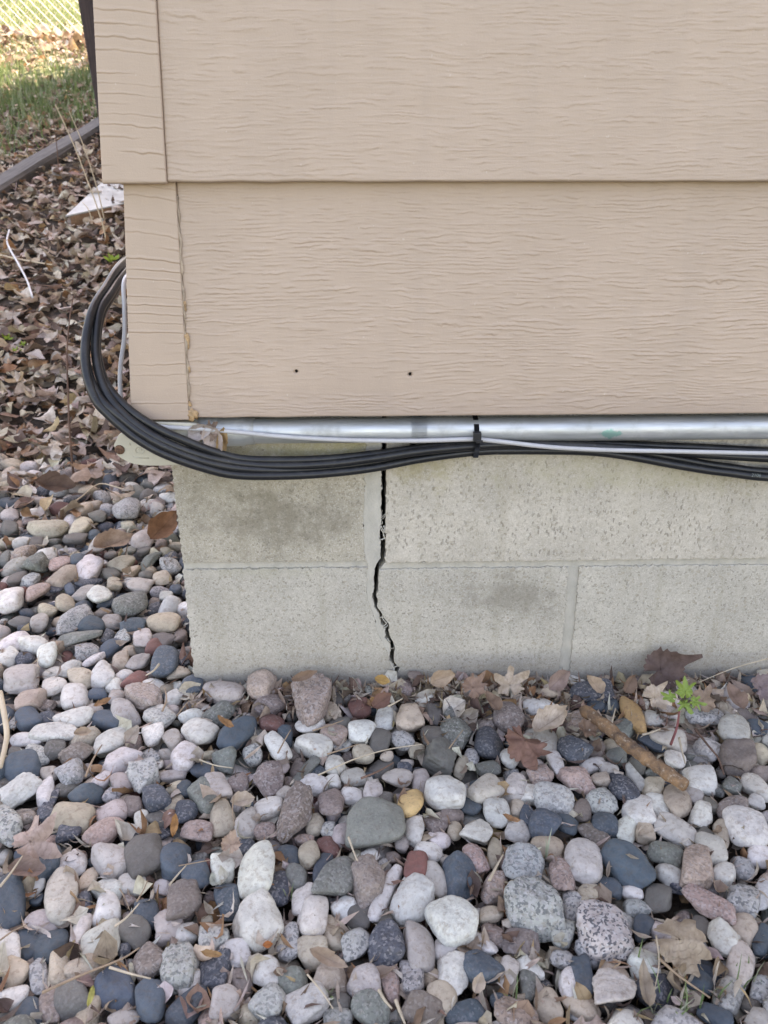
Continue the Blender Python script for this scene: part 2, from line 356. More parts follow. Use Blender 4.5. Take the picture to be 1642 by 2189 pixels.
def board(name, xl, xr, z0, z1, zb, proud, fn, mat, thick=.011, nx=900, nz=260, wob=0.0, holes=(), parent=None):
    """xl, xr: functions of z"""
    zs = np.linspace(z0, z1, nz); U, Z = np.meshgrid(np.linspace(0, 1, nx), zs)
    X = xl(Z) * (1 - U) + xr(Z) * U
    h, g = fn(X, Z)
    edge = np.clip((Z - z0) / .0022, 0, 1); edge = np.sqrt(1 - (1 - edge) ** 2)
    le = np.clip((X - xl(Z)) / .0008, 0, 1); le = np.sqrt(1 - (1 - le) ** 2); re = np.clip((xr(Z) - X) / .0008, 0, 1); re = np.sqrt(1 - (1 - re) ** 2)
    Y = y_board(Z, zb) - proud - h + (1 - edge) * .003 + (1 - le) * .0008 + (1 - re) * .0008
    Z = Z + wob * vnoise(X * 40, X * 0, 55) * (1 - np.clip((Z - z0) / .004, 0, 1))
    for (hx, hz, hr) in holes:
        d = np.hypot(X - hx, Z - hz); Y = Y + np.clip((hr - d) / (hr * .3), 0, 1) * .004
    V = np.stack((X, Y, Z), -1)
    def ext(a, off): return np.vstack((a[:1] + off, a, a[-1:] + off))
    P = np.concatenate((V[:, :1], V, V[:, -1:]), 1); P = np.concatenate((P[:1], P, P[-1:]), 0)
    G = np.pad(g, 1, mode='edge') * 1.0
    back = y_board(P[..., 2], zb) + thick - proud
    P[0, :, 1] = back[0]; P[-1, :, 1] = back[-1]; P[:, 0, 1] = back[:, 0]; P[:, -1, 1] = back[:, -1]
    R, Cc = P.shape[:2]; i = np.arange(R * Cc).reshape(R, Cc)
    F = np.stack((i[:-1, :-1], i[:-1, 1:], i[1:, 1:], i[1:, :-1]), -1).reshape(-1, 4)
    return mesh_np(name, P.reshape(-1, 3), F, mat, parent, True, {'groove': G.ravel()})
def line_x(pa, pb, yo):
    """x as a function of z through two pixels lying on the plane y = yo"""
    a = at_y(*pa, yo); b = at_y(*pb, yo)
    return lambda Z: a[0] + (Z - a[2]) * (b[0] - a[0]) / (b[2] - a[2])
YT = YB - .003
def yt(zf): return YB + LAP * zf - .003
LL = line_x((280, 850), (258, 395), YT + .004); LR = line_x((405, 885), (371, 395), YT + .004)
UL = line_x((221, 388), (195, 0), YT + .004); UR = line_x((357, 384), (330, 0), YT + .004)
xseam = lambda o: (lambda Z, o=o: o(Z) + .0003)
hx1 = at_y(633, 795, YB + .002); hx2 = at_y(877, 801, YB + .002)
low = board('siding_board', xseam(LR), lambda Z: Z * 0 + XR, ZB0, ZB1 + .02, ZB0, 0, lambda x, z: grain(x, z, 1, ZB0, True), M_SIDING, nx=1500, nz=330, wob=.0004, holes=((hx1[0], hx1[2], .0019), (hx2[0], hx2[2], .0021)), parent=house)
upp = board('siding_board', xseam(UR), lambda Z: Z * 0 + XR, ZB1, ZB1 + EXPO + .02, ZB1, 0, lambda x, z: grain(x, z, 21, ZB1), M_SIDING, nx=1500, nz=330, wob=.0004, parent=house)
low['label'] = 'lower siding board with cathedral grain and two small nail holes'; upp['label'] = 'upper siding board with fine horizontal grain'
for i in range(2, 16):
    zb = ZB0 + i * EXPO
    board('siding_board', lambda Z: UR(Z * 0 + ZB1 + .2), lambda Z: Z * 0 + XR, zb, zb + EXPO + .02, zb, 0, lambda x, z: (x * 0, x * 0), M_SIDING, nx=3, nz=12, parent=house)
    board('corner_board', lambda Z: UL(Z * 0 + ZB1 + .2), lambda Z: UR(Z * 0 + ZB1 + .2) - .001, zb, zb + EXPO + .004, zb, .003, lambda x, z: (x * 0, x * 0), M_TRIM, nx=3, nz=12, thick=.03, parent=house)
for (hp, hr) in ((hx1, .0017), (hx2, .0019)):
    bm = bmesh.new(); bmesh.ops.create_circle(bm, cap_ends=True, segments=14, radius=hr)
    o = bm_obj('nail_hole_shade', bm, M_HOLE_SHADE, low); o.rotation_euler = (math.pi / 2, 0, 0); o.location = (hp[0], y_board(hp[2], ZB0) + .0028, hp[2])  # dark disc painting the shade at the bottom of the hole
tl = board('corner_board', LL, LR, ZB0 - .001, ZB1 + .004, ZB0, .003, lambda x, z: trim_grain(x, z, 41, ZB0), M_TRIM, nx=110, nz=420, wob=.0003, thick=.02, parent=house)
tu = board('corner_board', UL, UR, ZB1 - .001, ZB1 + EXPO + .004, ZB1, .003, lambda x, z: trim_grain(x, z, 61, ZB1), M_TRIM, nx=110, nz=420, wob=.0003, thick=.02, parent=house)
# caulk bead down the seam with rubbed-off tan blobs
zz = np.linspace(ZB0 + .004, ZB0 + .19, 150)
P = np.stack((LR(zz) + .0006 + .0006 * np.sin(zz * 300), y_board(zz, ZB0) - .0008, zz), 1)
M_CAULK = plain('old_caulk', (.36, .28, .21), .6, 0, .3, 160, .0004); M_BLOB = plain('amber_caulk', (.44, .28, .15), .6, 0, .35, 220, .0004)
rr = .0011 * (1 + .6 * vnoise(zz * 160, zz * 0 + 3, 3)); V, F = tube(P, np.clip(rr, .0003, 1), 8)
seam = mesh_np('caulk_bead', V, F, M_CAULK, house, True)
def blob(center, r, n=3, seed=0, flat=(1, 1, 1)):
    bm = bmesh.new(); bmesh.ops.create_icosphere(bm, subdivisions=n, radius=1); rg = np.random.default_rng(seed); k = rg.uniform(2, 6, (3, 3)); ph = rg.uniform(0, 6, 3)
    for v in bm.verts:
        c = np.array(v.co); s = 1 + .16 * sum(math.sin(k[j].dot(c) + ph[j]) for j in range(3)); v.co = Vector(c * s * r * np.array(flat)) + Vector(center)
    me_v = [tuple(v.co) for v in bm.verts]; me_f = [tuple(q.index for q in f.verts) for f in bm.faces]; bm.free(); return np.array(me_v), me_f
for (px, py, r, s) in ((399, 730, .0022, (1, .5, 3)), (403, 790, .0018, (1, .5, 1.6)), (412, 884, .0034, (1.5, .5, 1.4)), (394, 655, .0014, (1, .5, 3)), (407, 862, .0016, (1, .5, 1.6))):
    p = at_y(px, py, YB + .002); p[1] = y_board(p[2], ZB0) - .0012
    V, F = blob(p, r, 3, int(py), s); mesh_np('caulk_blob', V, F, M_BLOB, seam, True)
# ---- block foundation: pieces cut along joints and the crack, 90 mm deep, backed by a core coloured dark as cavity shade
def W(px, py): p = at_y(px, py, 0); return (p[0], p[2])
def jag(poly, amp, step, seed, keep=()):
    rg = np.random.default_rng(seed); out = []
    for a, b in zip(poly, poly[1:] + poly[:1]):
        a = np.array(a); b = np.array(b); L = np.linalg.norm(b - a); n = max(1, int(L / step)); nr = np.array((-(b - a)[1], (b - a)[0])) / (L + 1e-9)
        for k in range(n):
            out.append(tuple(a + (b - a) * k / n + nr * (rg.normal() * amp if k else 0)))
    return out
def slab(name, poly, yf, depth, mat, parent, bevel=.0015, lab=None, sub=None):
    bm = bmesh.new(); n = len(poly)
    f = [bm.verts.new((x, yf, z)) for x, z in poly]; b = [bm.verts.new((x, yf + depth, z)) for x, z in poly]
    ff = bm.faces.new(f); bm.faces.new(b[::-1])
    for i in range(n): bm.faces.new((f[i], f[(i + 1) % n], b[(i + 1) % n], b[i]))
    bmesh.ops.recalc_face_normals(bm, faces=bm.faces)
    if bevel:
        ed = [e for e in bm.edges if all(abs(v.co.y - yf) < 1e-6 for v in e.verts)]
        bmesh.ops.bevel(bm, geom=ed, offset=bevel, segments=2, affect='EDGES', profile=.6, clamp_overlap=True)
    bmesh.ops.triangulate(bm, faces=[f for f in bm.faces if len(f.verts) > 4])
    o = bm_obj(name, bm, mat, parent)
    if lab: o['label'] = lab
    return o
Z3 = lambda x, y: W(740 + x / 5.475, 1080 + y / 5.475)
ZTOP = ZB0 + .045; ZBOT = -.12
def xz(px, py, z): p = at_y(px, py, 0); return (p[0], z)
cl = [(412, 0), (412, 80), (418, 120), (412, 200), (400, 280), (392, 340), (388, 400), (408, 440), (402, 520), (400, 600), (388, 640), (372, 665), (352, 700), (345, 725), (338, 790), (328, 850), (330, 905), (324, 950), (327, 1000), (312, 1040), (304, 1080), (322, 1105), (328, 1135), (336, 1165), (330, 1192), (356, 1222), (380, 1260), (398, 1290), (392, 1320), (412, 1350), (418, 1400), (440, 1440), (468, 1455), (460, 1500), (457, 1560), (490, 1585), (515, 1620), (522, 1665), (518, 1720), (511, 1770), (512, 1815), (540, 1850), (556, 1885), (578, 1915), (570, 1965), (540, 2010), (512, 2070), (500, 2200)]
cr = [(466, 0), (463, 150), (466, 300), (460, 400), (462, 560), (458, 640), (440, 668), (415, 695), (392, 720), (378, 745), (374, 800), (366, 860), (372, 905), (366, 950), (370, 1000), (352, 1035), (342, 1065), (362, 1100), (368, 1130), (356, 1165), (354, 1190), (374, 1220), (398, 1250), (417, 1280), (440, 1330), (462, 1360), (494, 1395), (500, 1440), (496, 1500), (506, 1540), (520, 1570), (545, 1605), (556, 1650), (567, 1690), (556, 1740), (550, 1800), (556, 1840), (575, 1865), (590, 1890), (620, 1895), (608, 1930), (585, 1985), (565, 2040), (548, 2080), (540, 2200)]
CL = [(Z3(*p)[0] - (.0005 if p[1] > 740 else 0), Z3(*p)[1]) for p in cl]; CR = [(Z3(*p)[0] + (.0007 if p[1] > 740 else 0), Z3(*p)[1]) for p in cr]
topL = (W(817, 950)[0], ZTOP); topR = (W(827, 950)[0], ZTOP)
CLf = [topL] + CL; CRf = [topR] + CR
mleft = [(212, 0), (204, 200), (210, 400), (216, 560), (236, 640), (268, 690), (262, 740), (246, 810), (240, 900), (243, 1000), (250, 1100), (284, 1170), (306, 1240), (330, 1320), (352, 1420), (380, 1520), (430, 1600), (462, 1665), (490, 1725), (500, 1800), (518, 1860), (545, 1960), (500, 2040), (470, 2200)]
ML = [Z3(*p) for p in mleft]; topM = (W(790, 950)[0], ZTOP); MLf = [topM] + ML
zJ = lambda px, py: W(px, py)[1]
jt_l, jb_l = zJ(600, 1201), zJ(600, 1216)          # joint top / bottom, left of crack
jt_r, jb_r = zJ(1100, 1199), zJ(1100, 1214)
wall = house
iML = [i for i, p in enumerate(MLf) if p[1] > jt_l + .0005]; iMLb = [i for i, p in enumerate(MLf) if p[1] < jb_l - .0005]
xl_top = XL - .0
pTL = [(XL, ZTOP)] + [MLf[i] for i in iML] + [(MLf[iML[-1]][0] + .0008, jt_l), (XL + .0015, jt_l)]
slab('foundation_block', jag(pTL, .0006, .0025, 1), 0, .09, M_BLOCK_TL, wall, .0009, lab='dirt-stained corner block left of the crack, upper course')
pBL = [(XL + .001, jb_l)] + [(MLf[iMLb[0]][0], jb_l)] + [MLf[i] for i in iMLb] + [(MLf[-1][0], ZBOT), (XL, ZBOT)]
slab('foundation_block', jag(pBL, .0006, .0025, 2), 0, .09, M_BLOCK_B, wall, .0009, lab='grey corner block left of the crack, lower course')
iR = [i for i, p in enumerate(CRf) if p[1] > jt_r + .0004]; iRb = [i for i, p in enumerate(CRf) if p[1] < jb_r - .0004]
pTR = [(XR, ZTOP)] + [CRf[i] for i in iR][::1] + [(CRf[iR[-1]][0] + .0005, jt_r), (XR, jt_r)]
slab('foundation_block', jag(pTR, .0005, .0025, 3), -.0012, .09, M_BLOCK_TR, wall, .0010, lab='long pale block right of the crack, upper course')
vj = lambda off: [(W(1216 + off, 1214)[0], jb_r), (W(1210 + off, 1300)[0], W(1210, 1300)[1]), (W(1197 + off, 1424)[0], W(1197, 1424)[1]), (W(1192 + off, 1480)[0], ZBOT)]
vL = vj(0); vR = vj(22)
pBM = [(CRf[iRb[0]][0] + .0005, jb_r)] + [CRf[i] for i in iRb] + [(CRf[-1][0], ZBOT)] + vL[::-1]
slab('foundation_block', jag(pBM[::-1], .0006, .0025, 4), 0, .09, M_BLOCK_BM, wall, .0009, lab='mottled middle block right of the crack, lower course')
pBR = vR + [(XR, ZBOT), (XR, jb_r)]
slab('foundation_block', jag(pBR[::-1], .0006, .0025, 5), 0, .09, M_BLOCK_B, wall, .0009, lab='grey block right of the vertical mortar joint, lower course')
# mortar: bed joint left, bed joint right, smeared strip beside the crack, vertical joint
slab('mortar_joint', jag([(XL + .0015, jt_l + .001), (MLf[iML[-1]][0] + .003, jt_l + .001), (MLf[iML[-1]][0] + .003, jb_l - .001), (XL + .0015, jb_l - .001)], .0001, .006, 6), .0032, .085, M_MORTAR, wall, .001)
zJr = []
slab('mortar_joint', [(CRf[iR[-1]][0] + .002, jt_r + .001), (CRf[iRb[0]][0] + .001, jb_r - .001), (XR, jb_r - .001), (XR, jt_r + .001)][::-1], .0026, .085, M_MORTAR, wall, .001)
pM = [(x - .0008, z) for x, z in MLf] + [(MLf[-1][0], ZBOT), (CL[-1][0], ZBOT)] + CLf[::-1]
slab('mortar_joint', jag(pM[::-1], .0006, .002, 9), .0004, .088, M_MORTAR, wall, .0003, lab='smeared mortar strip beside the crack')
slab('mortar_joint', [(x - .001, z) for x, z in vL] + [(x + .001, z) for x, z in vR[::-1]], .0024, .085, M_MORTAR, wall, .001)
# crumbs and strands of mortar bridging the crack
parts = []
for (a, b, r) in (((408, 95), (425, 60), 3), ((408, 150), (468, 95), 5), ((425, 165), (466, 100), 4), ((405, 225), (425, 190), 5), ((405, 240), (462, 330), 6), ((440, 240), (466, 330), 7), ((400, 250), (440, 330), 6), ((430, 300), (455, 400), 8), ((392, 410), (460, 380), 7), ((380, 1300), (425, 1310), 5), ((418, 1310), (470, 1380), 6), ((440, 1420), (475, 1375), 7), ((440, 1440), (492, 1400), 5), ((485, 1560), (520, 1600), 5), ((515, 1672), (560, 1670), 4), ((540, 1900), (600, 1885), 6), ((545, 1850), (560, 1880), 4), ((560, 1920), (520, 1990), 4)):
    A = np.array(Z3(*a)); B = np.array(Z3(*b)); m = (A + B) / 2 + np.random.default_rng(int(a[1])).normal(0, .0004, 2)
    P = catmull([(A[0], .0006, A[1]), (m[0], -.0006, m[1]), (B[0], .0004, B[1])], 5)
    parts.append(tube(P, r / 5.475 / 2200 * np.array([1 + .3 * math.sin(i * 1.7) for i in range(len(P))]), 6))
V, F = join(parts); mesh_np('mortar_crumb', V, F, M_MORTAR, wall, True)
# small shards at the bed joint
parts = [blob((W(px, py)[0], .0005, W(px, py)[1]), r, 2, px, (2.6, .7, .7)) for px, py, r in ((1160, 1189, .0017), (1175, 1184, .0014), (1135, 1194, .0012), (1500, 1185, .0014), (905, 1203, .0009))]
V, F = join(parts); mesh_np('mortar_crumb', V, F, M_MORTAR, wall, True)
# body of the house behind the skin
bm = bmesh.new(); add_box(bm, (XL + .012, .092, -.3), (9, 7.82, ZB0 + .02)); o = bm_obj('painted_dark_core', bm, M_HOLE_SHADE, house)  # near-black core, its colour paints the shade seen through the crack
bm = bmesh.new(); add_box(bm, (XL - .008, .0, ZB0 + .022), (9, 7.82, 7.6)); bm_obj('wall', bm, M_SIDING, house)
bm = bmesh.new(); add_box(bm, (XL + .001, .0935, -.3), (XL + .011, 7.82, ZB0 + .018)); bm_obj('foundation_wall', bm, M_BLOCK_B, house)
bm = bmesh.new(); add_box(bm, (XR, -.006, -.3), (9, .091, ZB0 + .02)); bm_obj('foundation_wall', bm, M_BLOCK_B, house)
for i in range(16):
    zb = ZB0 + i * EXPO; bm = bmesh.new(); add_box(bm, (XR, 0, zb), (9, -.001, zb + EXPO))
    for v in bm.verts:
        v.co.y = 0 if v.co.y > -.0005 else (YB if v.co.z < zb + .01 else YB + LAP)
    bm_obj('siding_board', bm, M_SIDING, house)
    bm = bmesh.new(); add_box(bm, (XL - .0085, .02, zb), (XL - .0081, 7.82, zb + EXPO))
    for v in bm.verts:
        if v.co.x < XL - .0083: v.co.x = XL - .027 if v.co.z < zb + .01 else XL - .012
    bm_obj('siding_board', bm, M_SIDING, house)
bm = bmesh.new()
rv = [bm.verts.new(p) for p in ((XL - .02, -.45, 7.55), (9.4, -.45, 7.55), (9.4, 4.2, 9.4), (XL - .02, 4.2, 9.4), (XL - .02, 7.84, 7.55), (9.4, 7.84, 7.55))]
bm.faces.new((rv[0], rv[1], rv[2], rv[3])); bm.faces.new((rv[3], rv[2], rv[5], rv[4]))
bmesh.ops.solidify(bm, geom=bm.faces[:], thickness=.12); bm_obj('roof', bm, M_ROOF, house)
# ---------------------------------------------------------------- conduit, fitting, cables, tie
CY = -.0140; CR_ = .0117
p0 = at_y(1000, 945, CY); zc = p0[2] + CR_ * 1.0 + .001
cond = empty('metal_conduit', 'shiny galvanized steel conduit pipe running under the siding edge', 'conduit')
xa = at_y(428, 930, CY)[0]
V, F = tube(np.stack((np.linspace(xa, XR + .6, 60), np.full(60, CY), np.full(60, zc)), 1), CR_, 40); mesh_np('pipe', V, F, M_STEEL, cond, True)
xe = at_y(545, 930, CY)[0]
prof = [(xa - .004, .0135), (xa + .004, .0155), (xa + .018, .0155), (xa + .019, .0140), (xe - .010, .0140), (xe - .008, .0128), (xe, .0124)]
V, F = tube(np.array([(x, CY, zc) for x, r in prof]), [r for x, r in prof], 32); mesh_np('coupling', V, F, M_STEEL, cond, True)
xs = at_y(895, 925, CY)[0]
bm = bmesh.new(); ws = .0068
ring = []
for s in (-1, 1):
    row = []
    for a in np.linspace(rad(100), rad(-95 - 0), 16):     # over the front of the pipe
        row.append((CY - math.cos(a) * (CR_ + .0013), zc + math.sin(a) * (CR_ + .0013)))
    row = [(-.0014, zc + CR_ + .0025)] + row[1:-1] + [(-.003, zc - CR_ - .0014), (-.0020, zc - CR_ - .004), (-.0020, zc - CR_ - .020)]
    ring.append([bm.verts.new((xs + s * ws, y, z)) for y, z in row])
for i in range(len(ring[0]) - 1): bm.faces.new((ring[0][i], ring[1][i], ring[1][i + 1], ring[0][i + 1]))
bmesh.ops.solidify(bm, geom=bm.faces[:], thickness=.0010); st = bm_obj('strap', bm, M_STEEL, cond, False, .0003)
def screw(x, y, z, r, parent, mat):
    bm = bmesh.new(); bmesh.ops.create_uvsphere(bm, u_segments=18, v_segments=10, radius=r)
    for v in bm.verts: v.co.z *= .45
    # slot
    for v in bm.verts:
        if abs(v.co.x + v.co.y * .5) < r * .22 and v.co.z > 0: v.co.z *= .25
    o = bm_obj('screw', bm, mat, parent, True); o.rotation_euler = (math.pi / 2, 0, 0); o.location = (x, y, z); return o
screw(xs + .001, -.0032, zc - CR_ - .010, .0042, st, M_STEEL)
# pale fitting at the corner: a long lidded body, lid towards the viewer
fit = empty('conduit_body', 'pale cream cast conduit fitting with a rusty screw at the foundation corner', 'conduit fitting')
FY = -.034
fo = [(243, 952), (250, 938), (258, 927), (300, 905), (400, 905), (424, 912), (430, 940), (424, 978), (400, 992), (330, 996), (290, 993), (268, 985), (250, 972)]
def P_(px, py, y): p = at_y(px, py, y); return (p[0], p[2])
def fitting_slab(name, poly, yf, d, bev, par):
    return slab(name, [P_(a, b, FY) for a, b in poly][::-1], yf, d, M_FITTING, par, bev)
lid = fitting_slab('lid', [tuple(p) for p in catmull([*fo, fo[0]], 5)[:-1, :2]], FY, .003, .0009, fit)
cxm, cym = 355, 950
fitting_slab('body', [(cxm + (a - cxm) * .965, cym + (b - cym) * .93) for a, b in [tuple(p) for p in catmull([*fo, fo[0]], 5)[:-1, :2]]], FY + .0031, .028, .001, fit)
p = at_y(256, 961, FY); s_ = screw(p[0], FY - .0005, p[2], .0046, lid, M_RUST)
def emboss(paths, r, parent):
    parts = [tube(np.array([(*P_(a, b, FY)[:1], FY - .0001, P_(a, b, FY)[1]) for a, b in pa]), r, 6) for pa in paths]
    V, F = join(parts); return mesh_np('embossed_mark', V, F, M_FITTING, parent, True)
an = np.linspace(0.2, 2 * math.pi - .9, 22)
emboss([[(299 + 9.5 * math.cos(a), 962 + 8 * math.sin(a)) for a in an], [(299 + 3.5 * math.cos(a), 960 + 3 * math.sin(a)) for a in np.linspace(0, 6.28, 12)], [(283, 975), (290, 979), (318, 979)], [(276, 946), (278, 952)]], .0005, lid)
# black cables: (px, py, y)
def cable(name, pts, r, mat, label, cat='cable', ns=14, group=None):
    P = catmull(pts, 8); Q = np.array([at_y(a, b, y) for a, b, y in P]); e = Q[0]      # the hidden run back along the side wall
    Q = np.vstack((catmull([(XL - .030, 7.4, e[2] + .01), (XL - .030, 3.0, e[2] - .02), (XL - .029, 1.0, e[2] + .012), (XL - .028, .45, e[2] + .004), e], 8)[:-1], Q))
    V, F = tube(Q, r, ns); o = mesh_np(name, V, F, mat, None, True); return tag(o, label, cat, group), Q
A1_old = [(285, 548, .20), (256, 568, .10), (228, 612, .05), (198, 662, .012), (182, 735, -.015), (186, 800, -.034), (205, 858, -.046), (242, 915, -.052), (290, 957, -.056), (345, 989, -.056), (420, 1008, -.052), (500, 1015, -.044), (600, 1017, -.034), (700, 1012, -.026), (800, 1000, -.021), (900, 981, -.019), (1015, 966, -.018), (1100, 963, -.018), (1250, 965, -.018), (1340, 975, -.018), (1450, 995, -.019), (1550, 1010, -.019), (1700, 1022, -.019), (2100, 1010, -.019)]
A2_old = [(290, 552, .21), (262, 575, .10), (237, 612, .05), (208, 667, .012), (196, 737, -.012), (200, 797, -.028), (219, 851, -.042), (254, 903, -.050), (302, 945, -.055), (357, 976, -.055), (425, 994, -.050), (505, 1003, -.041), (600, 1005, -.030), (700, 1000, -.021), (800, 988, -.016), (900, 970, -.013), (1015, 957, -.012), (1100, 952, -.013), (1250, 953, -.014), (1340, 962, -.014), (1450, 981, -.013), (1550, 998, -.012), (1700, 1010, -.012), (2100, 998, -.012)]
B1_old = [(292, 560, .21), (264, 584, .10), (240, 625, .045), (216, 668, .015), (208, 740, -.008), (219, 805, -.026), (240, 850, -.038), (271, 893, -.046), (322, 932, -.052), (377, 960, -.052), (442, 978, -.046), (512, 990, -.038), (600, 996, -.030), (700, 992, -.024), (800, 980, -.023), (900, 965, -.024), (1015, 954, -.023), (1100, 950, -.022), (1250, 954, -.021), (1400, 963, -.018), (1500, 971, -.016), (1700, 982, -.014), (2100, 990, -.014)]
B2_old = [(294, 566, .215), (266, 592, .11), (243, 630, .055), (219, 675, .024), (212, 742, .000), (226, 800, -.018), (251, 845, -.032), (290, 880, -.041), (342, 919, -.048), (402, 947, -.048), (457, 964, -.042), (522, 977, -.034), (600, 984, -.026), (700, 981, -.019), (800, 971, -.016), (900, 958, -.018), (1015, 948, -.017), (1100, 943, -.015), (1250, 947, -.014), (1400, 953, -.011), (1500, 957, -.010), (1700, 966, -.009), (2100, 974, -.009)]
RC = .0040
A1 = [(285, 548, .20), (256, 568, .10), (228, 612, .05), (198, 662, .012), (182, 735, -.015), (185, 800, -.034), (205, 856, -.046), (233, 888, -.050), (264, 916, -.053), (299, 942, -.055), (350, 970, -.056), (424, 997, -.052)] + A1_old[11:]
A2 = [(290, 552, .21), (259, 572, .11), (231, 614, .06), (200, 664, .022), (183, 737, -.006), (189, 797, -.027), (213, 850, -.042), (243, 880, -.048), (273, 905, -.051), (309, 931, -.054), (358, 958, -.055), (428, 985, -.050), (505, 1001, -.041)] + A2_old[12:]
B1 = [(292, 560, .21), (264, 584, .10), (238, 625, .045), (213, 668, .015), (204, 740, -.008), (212, 800, -.026), (232, 847, -.038), (268, 889, -.047), (322, 928, -.052), (378, 956, -.052), (440, 977, -.046), (512, 991, -.038)] + B1_old[12:]
B2 = [(294, 566, .215), (266, 592, .11), (241, 630, .055), (216, 675, .024), (207, 742, .000), (218, 800, -.018), (242, 842, -.032), (284, 882, -.042), (342, 918, -.048), (398, 943, -.048), (454, 965, -.042), (516, 981, -.034)] + B2_old[12:]; grp = 'black cables looping round the house corner'
cA, QA = cable('black_cable', A1, RC, M_CABLE, 'outermost black cable of the loop, lowest at the right edge', group=grp)
cable('black_cable', A2, RC, M_CABLE, 'second black cable of the loop, just inside the outermost one', group=grp)
cable('black_cable', B1, RC, M_CABLE, 'third black cable of the loop, lower one of the inner pair', group=grp)
cable('black_cable', B2, RC, M_CABLE, 'innermost black cable of the loop, nearest the conduit pipe', group=grp)
WC = [(290, 575, .12), (266, 600, .05), (266, 660, .03), (266, 720, .02), (258, 780, .005), (257, 830, -.004), (264, 870, -.012), (290, 898, -.026), (345, 912, -.036), (430, 917, -.034), (520, 925, -.0315), (600, 933, -.0305), (700, 939, -.030), (800, 942, -.030), (900, 942, -.030), (1000, 939, -.030), (1020, 939, -.030), (1080, 945, -.0295), (1180, 956, -.028), (1300, 962, -.027), (1450, 965, -.026), (1700, 970, -.025), (2100, 975, -.024)]
cable('thin_cable', WC, .0021, M_CABLE_W, 'thin pale grey cable lying along the steel conduit over black cables')
# faint printed characters on the lowest cable at the right edge
def text_on(s, px, py, y, h, parent, mat):
    cu = bpy.data.curves.new('print', 'FONT'); cu.body = s; cu.size = h; cu.extrude = .00005
    o = bpy.data.objects.new('print', cu); C.objects.link(o); dg = bpy.context.evaluated_depsgraph_get()
    me = bpy.data.meshes.new_from_object(o.evaluated_get(dg)); bpy.data.objects.remove(o)
    q = bpy.data.objects.new('printed_text', me); C.objects.link(q); me.materials.clear(); me.materials.append(mat)
    p = at_y(px, py, y); q.location = p; q.rotation_euler = (rad(82), rad(3.5), 0); q.parent = parent; return q
text_on('2106', 1606, 1019, -.0235, .0048, cA, plain('faded_print', (.16, .19, .18), .6))
# black cable tie
tie = empty('cable_tie', 'black nylon cable tie strapping the cables to the conduit', 'cable tie')
xt = at_y(1015, 930, -.02)[0]; zl = at_y(1015, 978, -.022)[2]
path = [(-.0015, zc + .011), (-.010, zc + .0128), (-.020, zc + .010), (-.0275, zc + .002), (-.0325, zc - .008), (-.0330, zc - .013), (-.0285, zc - .018), (-.0265, zc - .024), (-.0225, zl + .0015), (-.016, zl - .001), (-.008, zl + .002), (-.0035, zl + .008)]
P = catmull([(0, a, b) for a, b in path], 5); bm = bmesh.new(); rows = []
for i, p in enumerate(P):
    sh = .0012 * math.sin(i / len(P) * 3.0); rows.append([bm.verts.new((xt + sh + s * .0024, p[1], p[2])) for s in (-1, 1)])
for a, b in zip(rows, rows[1:]): bm.faces.new((a[0], a[1], b[1], b[0]))
bmesh.ops.solidify(bm, geom=bm.faces[:], thickness=.0012); bm_obj('band', bm, M_TIE, tie, True)
hp = at_y(1020, 933, -.034); bm = bmesh.new(); add_box(bm, (hp[0] - .0036, -.0375, hp[2] - .0042), (hp[0] + .0036, -.0315, hp[2] + .0042)); add_box(bm, (hp[0] - .0012, -.0385, hp[2] - .0052), (hp[0] + .0050, -.0376, hp[2] - .0022))
bm_obj('lock_head', bm, M_TIE, tie, False, .0006)
# ---------------------------------------------------------------- ground sheet
def axis(a, b, lo, hi, fine, far): return np.unique(np.concatenate((np.linspace(lo, a, far), np.linspace(a, b, fine), np.linspace(b, hi, far))))
gx = axis(-3.2, 1.6, -45, 45, 200, 30); gy = axis(-1.2, 6.5, -45, 45, 300, 30); X, Y = np.meshgrid(gx, gy)
near = np.clip((1.6 - np.hypot(X, Y)) / .5, 0, 1)
Z = hill(X, Y) - .026 * near + .006 * vnoise(X * 14, Y * 14, 70) - .004
i = np.arange(X.size).reshape(X.shape); F = np.stack((i[:-1, :-1], i[:-1, 1:], i[1:, 1:], i[1:, :-1]), -1).reshape(-1, 4)
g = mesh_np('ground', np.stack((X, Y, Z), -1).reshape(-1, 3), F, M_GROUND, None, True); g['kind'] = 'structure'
# ---------------------------------------------------------------- background things on the rising yard
def on_hill(px, py, up=0): return at_hill(px, py, up)
pa, pb = on_hill(-60, 452), on_hill(250, 262); d = pb - pa; d /= np.linalg.norm(d)
a0 = pa - d * 1.6; b0 = pb + d * 1.5; L = np.linalg.norm(b0 - a0)
tb = empty('landscape_timber', 'grey weathered landscape timber edging the grass above the leaf litter', 'landscape timber')
nz_ = 60; prof = [(-.045, -.05), (-.045, .030), (-.034, .043), (.034, .043), (.045, .030), (.045, -.05)]
V = []; F = []
for k in range(nz_):
    for (u, v) in prof: V.append((L * k / (nz_ - 1), u * 1.0 + .003 * vnoise(k * .7, u * 90, 71), v + .003 * vnoise(k * .5 + 9, u * 60, 72)))
for k in range(nz_ - 1):
    for j in range(5): F.append((k * 6 + j, k * 6 + j + 1, (k + 1) * 6 + j + 1, (k + 1) * 6 + j))
F.append(tuple(range(6))); F.append(tuple((nz_ - 1) * 6 + j for j in range(6))[::-1])
o = mesh_np('beam', V, F, M_TIMBER, tb, False)
tb.location = a0; tb.rotation_mode = 'QUATERNION'; tb.rotation_quaternion = Vector(d).to_track_quat('X', 'Z')
